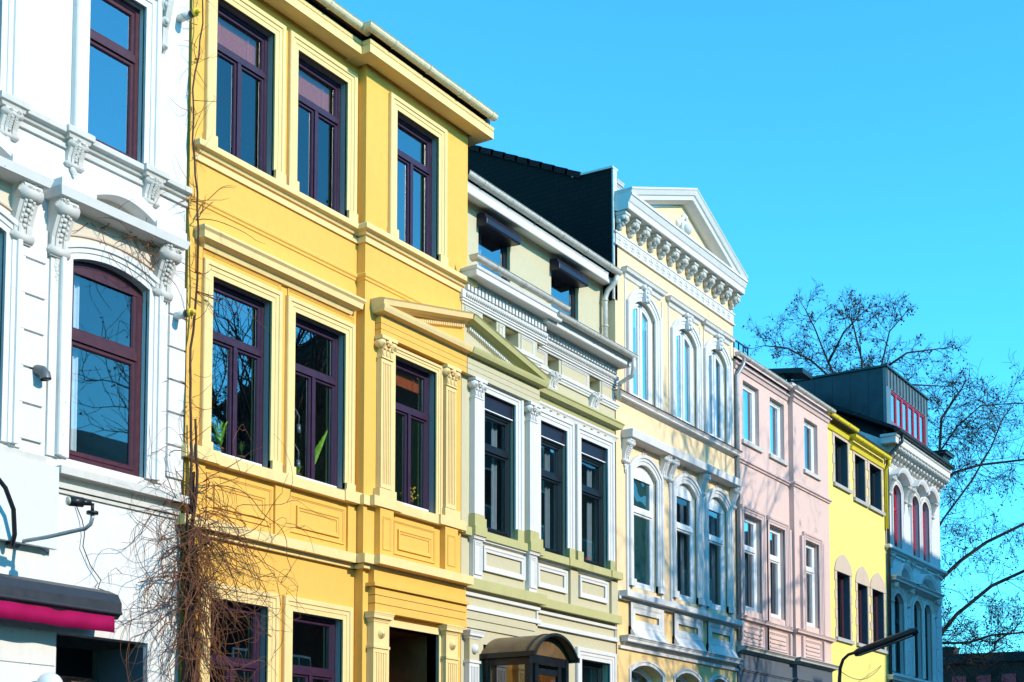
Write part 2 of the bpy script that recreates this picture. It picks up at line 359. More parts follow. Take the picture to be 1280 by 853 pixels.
def window(parent, s0, s1, h0, h1, d, mat, transom=None, mull='below', rise=0, gl='glass', fw=.06, sash=.045, curtain=None, blind=None, label=None, mid=None, cmat='net', flat=False):
    f = MB(); D0, D1 = d-.09, d-.02
    ol = outline(s0, s1, h0, h1, rise)
    f.frame([(s0,h0)]+ol[1:-1]+[(s1,h0)] if rise else [(s0,h0),(s0,h1),(s1,h1),(s1,h0)], [(0,D0),(0,D1),(-fw*.8,D1),(-fw,D1-.02),(-fw,D0)], True)
    lights = []; mid = mid or (s0+s1)/2
    if flat:
        a = ol[1:-1]; f.loops([[V(x, q, z) for x, z in a]+[V(s1-.002, q, h1-rise-fw), V(s0+.002, q, h1-rise-fw)] for q in (D0+.004, D1-.004)])
    def top(x):
        if not rise: return h1
        if flat: return h1-rise
        a = ol[1:-1]
        for p, q in zip(a, a[1:]):
            if p[0] <= x <= q[0]: return p[1]+(q[1]-p[1])*(x-p[0])/max(1e-6, q[0]-p[0])
        return h1-rise
    if transom:
        f.box(s0+fw, s1-fw, D0, D1+.015, transom-fw*.6, transom+fw*.6)
        if mull in ('below', 'all'): f.box(mid-fw*.5, mid+fw*.5, D0, D1+.01, h0+fw, transom-fw*.6)
        if mull == 'all': f.box(mid-fw*.5, mid+fw*.5, D0, D1+.008, transom+fw*.6, top(mid)-fw)
        lo = [(s0+fw, mid-fw*.5), (mid+fw*.5, s1-fw)] if mull in ('below','all') else [(s0+fw, s1-fw)]
        hi = lo if mull == 'all' else [(s0+fw, s1-fw)]
        lights = [(a, b, h0+fw, transom-fw*.6) for a, b in lo] + [(a, b, transom+fw*.6, None) for a, b in hi]
    elif mull:
        f.box(mid-fw*.5, mid+fw*.5, D0, D1+.01, h0+fw, top(mid)-fw)
        lights = [(s0+fw, mid-fw*.5, h0+fw, None), (mid+fw*.5, s1-fw, h0+fw, None)]
    else: lights = [(s0+fw, s1-fw, h0+fw, None)]
    for a, b, c, e in lights:
        if e is None:
            if rise and not flat:
                pts = [(a,c)] + [(x, top(x)-fw) for x in [a+(b-a)*i/8 for i in range(9)]] + [(b,c)]
            else: pts = [(a,c),(a,h1-fw),(b,h1-fw),(b,c)]
        else: pts = [(a,c),(a,e),(b,e),(b,c)]
        f.frame(pts, [(-.003,D0+.01),(-.003,D1-.012),(-sash*.75,D1-.012),(-sash,D1-.03),(-sash,D0+.01)], True)
    w = f.build('window', mat, parent)
    if label: w['label'] = label
    g = MB(); a = arch(s0+fw*.5, s1-fw*.5, h1-rise-fw*.5, rise) if rise else [(s0+fw*.5,h1-fw*.5),(s1-fw*.5,h1-fw*.5)]
    pts = [(s0+fw*.5,h0+fw*.5)]+a+[(s1-fw*.5,h0+fw*.5)]
    g.add([V(x,d-.06,h) for x,h in pts], [tuple(range(len(pts)))])
    g.build('pane', gl, w)
    if curtain:
        for (a, b) in curtain:
            c = MB(); n = max(8, int((b-a)/.02)); ps = [(a+(b-a)*i/n, d-.2+.025*math.sin(i*1.3)+.01*math.sin(i*.41)) for i in range(n+1)]
            c.add([V(x,q,h0+.02) for x,q in ps]+[V(x,q+.01*math.sin(x*9),h1-.02) for x,q in ps], [(i,i+1,n+i+2,n+i+1) for i in range(n)], True)
            c.build('curtain', cmat, w)
    if blind:
        c = MB(); a, b = blind; h = a
        while h < b:
            c.add([V(s0+.05,d-.16,h),V(s1-.05,d-.16,h),V(s1-.05,d-.135,h+.03),V(s0+.05,d-.135,h+.03)], [(0,1,2,3)]); h += .036
        for x in (s0+.25*(s1-s0), s0+.75*(s1-s0)): c.box(x-.004, x+.004, d-.13, d-.126, a, b)
        c.build('blind', 'blind', w)
    return w
def gutter(parent, runs, r, mat, lret=True, name='gutter', joint=.85, sm=True):
    """runs: (s0,s1,d,h) half-round gutters seen with their joints"""
    for s0, s1, d, h in runs:
        g = MB(); n = 8
        pr = [(r+r*math.cos(math.pi+math.pi*i/n), h+r*math.sin(math.pi+math.pi*i/n)) for i in range(n+1)]
        pr += [(2*r+.012, h+.01), (2*r, h+.02), (2*r-.012, h+.01)] + [(r+(r-.012)*math.cos(-math.pi*i/n), h+(r-.012)*math.sin(-math.pi*i/n)) for i in range(n+1)]
        g.sweep([(s0, d-.02), (s0, d), (s1, d)] if lret else [(s0, d), (s1, d)], pr, lambda a, b, c: V(a, b, c))
        x = s0+.45
        while x < s1-.1:
            g.loops([[V(q, d+r+(r+.008)*math.cos(math.pi+math.pi*i/n), h+(r+.008)*math.sin(math.pi+math.pi*i/n)) for i in range(n+1)] for q in (x, x+.05)], caps=False)
            x += joint
        g.box(s1-.004, s1, d+.01, d+2*r-.01, h-r*.7, h)
        g.build(name, mat, parent)
def capital(parent, s0, s1, h0, h1, d0, d1, mat):
    """leafy scrolled pilaster capital"""
    c = MB(); w = s1-s0; H = h1-h0; m = (s0+s1)/2
    c.box(s0-.01, s1+.01, d0, d1+.012, h0, h0+.07*H)
    c.box(s0+.01, s1-.01, d0, d1-.005, h0+.07*H, h0+.8*H)
    c.poly([(s0-.05,h0+.84*H),(s1+.05,h0+.84*H),(s1+.06,h1),(s0-.06,h1)], d0, d1+.05)
    for x in (s0-.005, s1+.005):
        r = .2*H
        for q, e in ((r,0),(r*.62,.012),(r*.3,.022)):
            c.tube([(x, d0, h0+.66*H), (x, d1+.03+e, h0+.66*H)], q, 12)
    for k in range(3):
        x = s0+w*(k+.5)/3
        c.ball((x, d1, h0+.26*H), .14*w, 7, 5, (1,.55,1.9)); c.ball((x, d1+.025, h0+.42*H), .10*w, 6, 4, (1,.8,.7))
    for k in range(2):
        x = s0+w*(k+1)/3; c.ball((x, d1, h0+.48*H), .13*w, 7, 5, (.9,.55,1.5))
    c.ball((m, d1+.035, h0+.74*H), .17*w, 8, 6, (1,.7,1))
    for a in range(6):
        c.ball((m+.2*w*math.cos(a*1.047), d1+.03, h0+.74*H+.2*w*math.sin(a*1.047)), .07*w, 6, 4)
    return c.build('capital', mat, parent)
def console(parent, s0, s1, h0, h1, P, mat, d=0, drop=0, name='console', leaf=True):
    """scrolled bracket: tall S-curve, deep at the top"""
    c = MB(); w = s1-s0; H = h1-h0; m = (s0+s1)/2
    front = []
    for i in range(13):
        t = i/12
        o = P*(.24+.1*math.sin(t*math.pi*1.1)) if t < .3 else P*(.30+.7*((t-.3)/.7)**1.15)
        if t > .86: o = P*(1.0-.10*(t-.86)/.14)
        front.append((d+o, h0+t*H))
    c.side([(d-.03,h0)]+front+[(d-.03,h1)], s0, s1)
    c.side([(d-.02,h0+.02)]+[(q+.018, h) for q, h in front[1:-1]]+[(d-.02,h1-.02)], s0+.2*w, s0+.36*w)
    c.side([(d-.02,h0+.02)]+[(q+.018, h) for q, h in front[1:-1]]+[(d-.02,h1-.02)], s1-.36*w, s1-.2*w)
    for t, r, q in ((.84,.13*H,.66),(.1,.09*H,.2)):
        for e, f in ((r,.012),(r*.66,.022),(r*.32,.032)):
            c.tube([(s0-f, d+P*q, h0+t*H), (s1+f, d+P*q, h0+t*H)], e, 12)
    if leaf:
        for k in range(7):
            t = .3+.085*k; o = P*(.30+.7*((t-.3)/.7)**1.15)
            c.ball((m+random.uniform(-.04,.04)*w, d+o+.012, h0+t*H), .13*w, 6, 5, (1.1,.7,.9))
            for q in (-1, 1): c.ball((m+q*.22*w, d+o+.006, h0+(t-.03)*H), .08*w, 6, 4, (1,.8,1.2))
        for k in range(9): c.ball((s0+w*random.uniform(.05,.95), d+P*random.uniform(.75,1.0), h1-.05*H*random.uniform(0,2.4)), .1*w, 6, 4, (1,.9,.8))
    if drop:
        for k in range(9):
            t = k/9; c.ball((m+random.uniform(-.1,.1)*w*(1-t), d+.02, h0-drop*t-.02), .2*w*(1-.6*t), 6, 5, (1,.6,1))
    return c.build(name, mat, parent)
def panel_frame(mb, s0, s1, h0, h1, d, w=.05, p=.025):
    mb.frame([(s0,h0),(s0,h1),(s1,h1),(s1,h0)], [(0,d-.01),(0,d+p),(-w*.4,d+p),(-w*.55,d+p*.55),(-w,d+p*.4),(-w,d-.01)], True)
def surr(parent, s0, s1, h0, h1, d, w, p, mat, rise=0, ears=0, name='window_surround'):
    m = MB(); m.frame(outline(s0, s1, h0, h1, rise), [(o, d+q) for o, q in surround(w, p)])
    if ears:
        m.box(s0-w-.015, s0+.0, d-.02, d+p*1.35, h0, h0+ears); m.box(s1-.0, s1+w+.015, d-.02, d+p*1.35, h0, h0+ears)
    return m.build(name, mat, parent)
def fluted(parent, s0, s1, h0, h1, d0, d1, mat, flutes=5, name='pilaster', ped=0, mat2=None):
    m = MB(); w = s1-s0; n = flutes; m.box(s0+(.003 if n else 0), s1-(.003 if n else 0), d0, d1-.012, h0+.002, h1-.002)
    if n:
        e = .12*w; q = (w-2*e)/n
        m.box(s0, s0+e, d0, d1, h0, h1); m.box(s1-e, s1, d0, d1, h0, h1)
        for k in range(n-1): x = s0+e+q*(k+1); m.box(x-q*.16, x+q*.16, d1-.014, d1, h0+.06, h1-.06)
        m.box(s0+e, s1-e, d1-.014, d1, h0, h0+.06); m.box(s0+e, s1-e, d1-.014, d1, h1-.06, h1)
    return m.build(name, mat, parent)

# ================================================================== WHITE HOUSE
def white_house():
    h = thing('white_house', 'white stuccoed house with maroon window frames and carved consoles, left end of the row', 'house', 9, 0, 0)
    S0, S1 = 4.2, 12.53
    bays = [9.38, 11.36, 7.28, 5.2]      # centres, the second is the one seen whole
    ops = []
    for c in bays: ops += [(c-.43, c+.43, 9.3, 11.28, 0)] if 0 else []
    up = [(10.93, 11.79), (8.86, 9.72), (6.79, 7.65), (4.72, 5.58)]
    mid = [(10.76, 11.92), (8.69, 9.85), (6.62, 7.78), (4.55, 5.71)]
    w = MB()
    ops = [(a, b, 9.3, 11.28, 0) for a, b in up] + [(a, b, 5.52, 7.92, .11) for a, b in mid] + [(10.68, 12.03, 0, 3.55, 0), (5.2, 9.4, .7, 3.5, 0)]
    wall_sheet(w, S0, S1, 0, 12.4, 0, ops, .2)
    shell(w, S0, S1, 12.4, 10, 0, [5.2, 9.0], 1)
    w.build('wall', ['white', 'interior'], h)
    r = MB(); r.side([(.35,12.42),(.35,12.5),(-5,14.3),(-10.2,12.5),(-10.2,12.42)], S0, S1); r.build('roof', 'roof_tile', h)
    c = MB(); c.mould(S0, S1, 0, P_corn(.38, .5, 11.92)); c.build('cornice', 'white_trim', h)
    for i, (a, b) in enumerate(up):
        window(h, a, b, 9.3, 11.28, -.06, 'maroon', transom=10.62, mull=None, fw=.075, sash=.055)
        surr(h, a, b, 9.3, 11.28, 0, .22, .07, 'white')
        for x in (a-.28, b+.02): 
            console(h, x, x+.22, 8.87, 9.17, .13, 'white_trim', name='sill_console', drop=.08)
        b2 = MB(); b2.mould(a-.3, a-.04, .09, P_sill(.06, .13, 9.165)); b2.mould(b, b+.26, .09, P_sill(.06, .13, 9.165)); b2.build('sill_block', 'white_trim', h)
        # side scroll ornament beside the window head
        q = MB()
        for e, z in ((.10, 11.42), (.07, 11.22), (.05, 10.9)):
            q.tube([(b+.27, 0, z), (b+.27, .09, z)], e*.8, 12); q.ball((b+.27, .09, z), e*.5, 8, 6)
        q.side([(0,10.85),(.05,10.95),(.06,11.15),(.12,11.35),(.15,11.5),(0,11.52)], b+.25, b+.34); q.build('scroll', 'white_trim', h)
    c = MB(); c.mould(S0, S1, 0, P_sill(.11, .13, 9.15), rret=False); c.mould(S0, S1, 0, P_band(.035, .05, 9.06), rret=False); c.build('string_course', 'white_trim', h)
    for i, (a, b) in enumerate(mid):
        cur = [(a+.25, a+.36)] if i == 0 else [(a+.1, a+.3), (b-.3, b-.1)]
        window(h, a, b, 5.52, 7.92, -.06, 'maroon', transom=6.98, mull=None, rise=.11, flat=True, fw=.085, sash=.06, curtain=cur, cmat='curtain')
        surr(h, a, b, 5.52, 7.92, 0, .19, .075, 'white', rise=.11)
        m = MB(); ps = arch(a-.2, b+.2, 8.0, .14); m.frame([(a-.2,7.95)]+ps[1:-1]+[(b+.2,7.95)], [(.02,-.01),(.02,.045),(.04,.045),(.04,-.01)]); m.build('label_mould', 'tan_stone', h)
        f = MB(); f.box(a-.2, b+.2, -.01, .022, 7.926, 8.38); f.build('frieze', 'flaked', h)
        # hood slab with a low curved pediment on top
        m = MB(); hs0, hs1 = a-.14, b+.13
        m.mould(hs0, hs1, .04, back([(.2,8.375),(.24,8.38),(.27,8.475),(.25,8.48)])); m.mould(hs0, hs0+.02, .04, back([(.2,8.482),(.235,8.482),(.235,8.58)])); m.mould(hs1-.02, hs1, .04, back([(.2,8.482),(.235,8.482),(.235,8.58)]))
        n = 16; t0, t1 = hs0-.0, hs1+.0
        top = [(t0+(t1-t0)*k/n, 8.57+.25*math.sin(math.pi*k/n)**1.0) for k in range(n+1)]
        bot = [(t0+.12+(t1-t0-.24)*k/n, 8.485+.19*math.sin(math.pi*k/n)) for k in range(n, -1, -1)]
        m.poly(top+bot, -.02, .25)
        m.build('hood', 'white', h)
        t = MB(); t.poly([(t0+.1,8.47)]+[(x, q+.02) for x, q in bot[::-1]]+[(t1-.1,8.47)], -.02, .05); t.build('tympanum', 'flaked', h)
        for x in (a-.34, b+.07):
            console(h, x, x+.24, 7.75, 8.375, .25, 'white_trim', drop=.34)
        k = MB()
        for x in (a-.3, b+.12):
            k.box(x, x+.15, -.01, .03, 5.5, 7.78)
        k.build('pilaster_strip', 'white', h)
    s = MB(); s.mould(10.72, 12.38, 0, P_band(.15, .09, 5.30), db=-.03); s.mould(10.6, 12.40, 0, P_band(.06, .06, 5.16)); s.mould(10.6, 12.42, 0, P_band(.03,.04,5.11))
    s.mould(S0, 10.3, 0, P_band(.1, .09, 5.36)); s.build('sill_course', 'white_trim', h)
    # rusticated piers
    q = MB()
    for x0, x1 in ((12.26, 12.525), (10.07, 10.40), (8.0, 8.33), (5.9, 6.26)):
        z = 5.6
        while z < 8.0:
            q.box(x0, x1, -.01, .035, z+.012, z+.39); z += .405
    q.build('quoin', 'white', h)
    g = MB()
    for k in range(8): g.box(9.5, 10.66, -.01, .018, .5+k*.38+.006, .5+(k+1)*.38-.006)
    g.build('plinth', 'white', h)
    d = MB(); d.box(10.69, 11.9, -.9, -.8, 0, 3.5); d.cur = 1; d.box(10.7, 11.0, -.8, -.76, 0, 3.1); d.box(11.55, 11.9, -.8, -.76, 0, 3.1); d.build('door', ['black_frame', 'wood'], h)
    j = MB(); j.box(11.98, 12.026, -.8, -.02, 0, 3.5); j.build('door_jamb', 'slate_blue', h)
    sh = MB(); sh.frame([(5.2,.7),(5.2,3.5),(9.4,3.5),(9.4,.7)], [(0,-.16),(0,-.08),(-.08,-.08),(-.08,-.16)], True); sw = sh.build('shop_window', 'black_frame', h)
    p = MB(); p.add([V(5.24,-.12,.74),V(9.36,-.12,.74),V(9.36,-.12,3.46),V(5.24,-.12,3.46)], [(0,1,2,3)]); p.build('pane', 'glass_dim', sw)
    return h
white_house()

# ================================================================== YELLOW HOUSE
def panel_set(mb, a, b, z0, z1, d, w=.05, p=.022):
    panel_frame(mb, a, b, z0, z1, d, w, p)
def yellow_house():
    h = thing('yellow_house', 'golden yellow house with plum coloured window frames and a pedimented porch bay', 'house', 15.5, 0, 0)
    S0, SR, S1, D = 12.58, 15.92, 18.36, .15
    U = [(13.0,14.1,0),(14.57,15.65,0),(16.63,17.70,D)]
    w = MB()
    ops = lambda lst: lst
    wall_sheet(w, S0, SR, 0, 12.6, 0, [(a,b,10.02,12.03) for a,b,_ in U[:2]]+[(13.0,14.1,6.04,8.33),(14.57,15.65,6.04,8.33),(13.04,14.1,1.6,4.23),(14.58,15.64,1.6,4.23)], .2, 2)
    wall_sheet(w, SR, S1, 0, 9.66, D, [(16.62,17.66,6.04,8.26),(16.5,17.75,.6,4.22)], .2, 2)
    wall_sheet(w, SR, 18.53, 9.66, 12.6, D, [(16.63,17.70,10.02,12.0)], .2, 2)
    w.add([V(SR,0,0),V(SR,D,0),V(SR,D,12.6),V(SR,0,12.6)], [(0,1,2,3)])
    w.add([V(18.53,-.3,9.66),V(18.53,D,9.66),V(18.53,D,12.6),V(18.53,-.3,12.6)], [(0,1,2,3)])
    w.add([V(S1,D,9.66),V(18.53,D,9.66),V(18.53,-.3,9.66),V(S1,-.3,9.66)], [(0,1,2,3)])
    shell(w, S0, S1, 12.6, 10, -.0, [5.3, 9.2], 1)
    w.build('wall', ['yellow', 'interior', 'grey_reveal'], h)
    r = MB(); r.side([(.42,12.6),(.42,12.66),(-5,14.2),(-10.2,12.66),(-10.2,12.6)], S0, SR); r.side([(.56,12.6),(.56,12.66),(-5,14.2),(-10.2,12.66),(-10.2,12.6)], SR-.3, 18.6); r.build('roof', 'roof_tile', h)
    # eaves cornice
    c = MB(); pr = back([(0,12.40),(.03,12.40),(.03,12.43),(.05,12.43),(.05,12.37),(.30,12.36),(.30,12.48),(.285,12.49),(.30,12.50),(.31,12.545)])
    c.mould(S0, SR-.28, 0, pr, True, False); c.mould(SR, 18.53, D, pr); c.build('cornice', 'yellow_trim', h)
    e = MB(); e.mould(S0, SR-.2, .0, back([(.1,12.545),(.27,12.545),(.27,12.66)]), False, False); e.mould(SR, 18.5, D, back([(.1,12.545),(.27,12.545),(.27,12.66)])); e.build('eaves_gap_shade', 'black', h)  # black strip painted in for the shaded gap between cornice and gutter
    gutter(h, [(S0, SR-.3, .33, 12.67), (SR-.34, 18.72, .46, 12.665)], .075, 'zinc_tan')
    # top storey
    for a, b, d in U:
        t = 12.03 if d == 0 else 12.0
        window(h, a, b, 10.02, t, d-.09, 'purple', transom=11.45, fw=.065, blind=(11.5, 11.95) if a < 16 else None, gl='glass_dim')
        surr(h, a, b, 10.0, t, d, .19, .05, 'yellow_trim', ears=.14)
    s = MB(); s.mould(12.75, SR, 0, P_sill(.12, .15, 9.83), True, False); s.mould(SR, 18.53, D, P_sill(.12, .15, 9.83)); s.mould(12.66, SR, 0, P_band(.03, .08, 9.73)); s.mould(SR, 18.5, D, P_band(.03, .08, 9.73)); s.build('upper_sill', 'yellow_trim', h)
    s = MB(); s.mould(12.6, SR, 0, P_string(.035, .12, 9.17), False, False); s.mould(SR, S1, D, P_string(.035, .12, 9.17)); s.build('string_course', 'yellow', h)
    # middle storey
    hd = MB(); hd.mould(12.86, SR-.22, 0, back([(0,8.63),(.05,8.63),(.07,8.69),(.16,8.72),(.17,8.80),(.2,8.83),(.2,8.86),(.02,8.95)])); hd.build('hood', 'yellow_trim', h)
    pn = MB(); 
    for a, b in ((12.82, 14.28), (14.42, 15.84)): panel_frame(pn, a, b, 8.5, 8.62, 0, .03, .02)
    pn.box(12.7, 12.8, -.01, .03, 8.3, 8.63); pn.build('frieze', 'yellow', h)
    for i, (a, b, d) in enumerate(((13.0,14.1,0),(14.57,15.65,0),(16.62,17.66,D))):
        t = 8.33 if d == 0 else 8.26
        ww = window(h, a, b, 6.04, t, d-.09, 'purple', transom=7.62 if d == 0 else 7.55, fw=.065, gl='glass_dim', blind=(7.95, 8.2) if d else None)
        st = MB(); st.box(a+.03, b-.03, d-.12, d-.095, 6.105, 6.135); st.build('weather_bar', 'white_frame', ww)
        if d == 0: surr(h, a, b, 6.02, t, d, .18, .05, 'yellow_trim', ears=.16)
        else:
            m = MB(); m.frame(outline(a, b, 6.02, t), [(o*.8, d+q) for o, q in surround(.16, .05)]); m.build('window_surround', 'yellow_trim', h)
    p1 = fluted(h, 16.2, 16.46, 6.2, 8.1, D-.02, D+.09, 'yellow_trim', 5); p2 = fluted(h, 17.83, 18.10, 6.2, 8.1, D-.02, D+.09, 'yellow_trim', 5)
    b = MB()
    for x0, x1 in ((16.16, 16.52), (17.79, 18.16)): b.mould(x0, x1, D+.1, P_band(.02, .14, 6.04)); 
    b.build('pilaster_base', 'yellow_trim', h)
    capital(h, 16.2, 16.46, 8.1, 8.42, D, D+.1, 'yellow_trim'); capital(h, 17.83, 18.10, 8.1, 8.42, D, D+.1, 'yellow_trim')
    e = MB()
    for z in (8.42, 8.51, 8.60): e.box(16.16, S1, D-.01, D+.11, z+.005, z+.088)
    e.build('entablature', 'yellow', h)
    half_pediment(h, 'yellow_trim', 'yellow', 'yellow_trim', 16.31, S1-.01, True)
    # sills and panels
    s = MB(); s.mould(12.60, SR, 0, P_band(.11, .14, 5.90), True, False); s.mould(SR, S1, D, P_band(.05, .14, 5.90), True, False)
    s.mould(12.62, 12.96, .02, P_band(.11, .16, 5.905)); s.mould(15.68, SR, .0, P_band(.13, .16, 5.905), True, False)
    s.mould(16.14, 16.54, D, P_band(.13, .145, 5.905)); s.mould(17.77, 18.2, D, P_band(.13, .145, 5.905)); s.mould(16.54, 17.77, D, P_band(.09, .14, 5.902)); s.build('sill_course', 'yellow_trim', h)
    p = MB()
    for a, b2 in ((13.0, 14.1), (14.57, 15.62)):
        panel_frame(p, a-.05, b2+.05, 5.3, 5.80, 0, .03, .02); panel_frame(p, a+.08, b2-.06, 5.38, 5.68, 0, .06, .028)
    for x0, x1 in ((12.62,12.9),(14.2,14.5),(15.72,15.9)): p.box(x0, x1, -.01, .035, 5.18, 5.9)
    panel_frame(p, 16.62, 17.66, 5.3, 5.8, D, .03, .02); panel_frame(p, 16.72, 17.56, 5.38, 5.68, D, .06, .028)
    for x0, x1 in ((16.18, 16.5),(17.8, 18.14)): 
        p.box(x0, x1, D-.01, D+.10, 5.18, 5.9); panel_frame(p, x0+.06, x1-.06, 5.3, 5.78, D+.10, .03, .012)
    p.build('parapet_panel', 'yellow', h)
    l = MB(); l.mould(12.60, SR, 0, P_band(.15, .13, 5.045), True, False); l.mould(SR, S1, D, P_band(.15, .13, 5.045), True, False); l.mould(16.14, S1, D+.1, P_band(.15, .132, 5.048), True, False)
    l.mould(12.62, SR, 0, P_band(.06, .06, 4.98), True, False); l.mould(SR, S1, D, P_band(.08, .06, 4.98), True, False); l.build('ledge', 'yellow_trim', h)
    # ground floor
    for a, b2 in ((13.04,14.1),(14.58,15.64)):
        window(h, a, b2, 1.6, 4.23, -.09, 'purple', transom=3.45, fw=.065, gl='glass_dim'); surr(h, a, b2, 1.6, 4.23, 0, .19, .05, 'yellow_trim')
    for x0, x1 in ((16.02, 16.36), (17.80, 18.12)):
        fluted(h, x0, x1, .8, 3.86, D-.02, D+.12, 'yellow_trim', 5)
        b = MB(); b.mould(x0, x1, D+.12, P_band(.02, .04, 3.86)); b.box(x0+.005, x1-.005, D-.01, D+.12, 3.9, 4.24); b.mould(x0, x1, D+.12, P_corn(.07, .14, 4.235))
        m = (x0+x1)/2
        for e, q in ((.075,.14),(.055,.155),(.028,.17)): b.tube([(m, D, 4.08),(m, D+q, 4.08)], e, 16)
        b.build('pilaster_head', 'yellow_trim', h)
    e = MB()
    for z in (4.38, 4.50, 4.62): e.box(16.05, S1, D-.01, D+.12, z+.006, z+.116)
    e.mould(16.05, S1, D+.1, P_band(.07, .05, 4.74), True, False); e.box(16.05, S1, D-.01, D+.1, 4.79, 5.0); e.build('door_entablature', 'yellow', h)
    j = MB(); j.frame([(16.5,.6),(16.5,4.22),(17.75,4.22),(17.75,.6)], [(0,D-.01),(0,D+.03),(.1,D+.03),(.1,D-.01)]); j.build('door_surround', 'yellow_trim', h)
    # recessed entrance
    d = MB(); d.box(16.42, 16.5, -1.1, D-.03, 0, 4.3); d.box(17.75, 17.83, -1.1, D-.03, 0, 4.3); d.box(16.5, 17.75, -1.1, D-.03, 4.22, 4.3); d.build('porch_lining', 'wood', h)
    d = MB(); d.box(16.5, 17.75, -1.1, -1.04, .0, 4.22); d.build('overdoor', 'black_frame', h)
    d = MB(); d.box(16.5, 17.75, -1.0, -.92, .2, 3.35); d.box(16.5, 17.75, -1.02, -.8, 3.35, 3.41); d.box(16.5, 17.75, -1.02, -.86, 3.26, 3.33); d.box(17.5, 17.62, -1.02, -.9, 3.4, 4.1); d.build('door', 'wood_red', h)
def half_pediment(h, mtrim, mwall, mdent, sa, sb, left):
    """one half of the shared triangular gable; the apex is on the party line"""
    D = .15; z0, z1, apex, xa = 8.69, 8.83, 9.28, 18.36
    m = MB()
    bp = back([(0,z0),(.10,z0+.005),(.11,z0+.035),(.22,z0+.05),(.24,z0+.10),(.25,z1)])
    m.mould(sa if left else sb+.0, sb if left else sa, D, bp, left, not left) if left else m.mould(sb, sa, D, bp, False, True)
    e = sa-.24 if left else sa+.24
    rk = [(0,D-.05),(0,D+.10),(.03,D+.13),(.05,D+.23),(.12,D+.25),(.14,D+.27),(.16,D+.20),(.17,D-.05)]
    dz = (apex-z1)
    pth = [(e, z1-.06), (xa, apex-.06)] if left else [(xa, apex-.06), (e, z1-.06)]
    m.frame(pth, rk); m.build('pediment', mtrim, h)
    t = MB(); t.poly([(sa+.1 if left else sa-.1, z1-.02), (xa, z1-.02), (xa, apex-.04)], D-.02, D+.06); t.build('tympanum', mwall, h)
    dn = MB(); x = min(sa, xa)+.02; x1 = max(sa, xa)-.02
    while x < x1: dn.box(x, x+.032, D+.0, D+.10, z0-.04, z0); x += .06
    n = 36
    for i in range(n):
        f = .12+.86*i/n; xx = (sa+(xa-sa)*f); zz = z1-.06+(apex-z1)*f-.03
        dn.box(xx-.016, xx+.016, D+.05, D+.12, zz-.035, zz+.01)
    dn.build('dentil', mdent, h)
yellow_house()

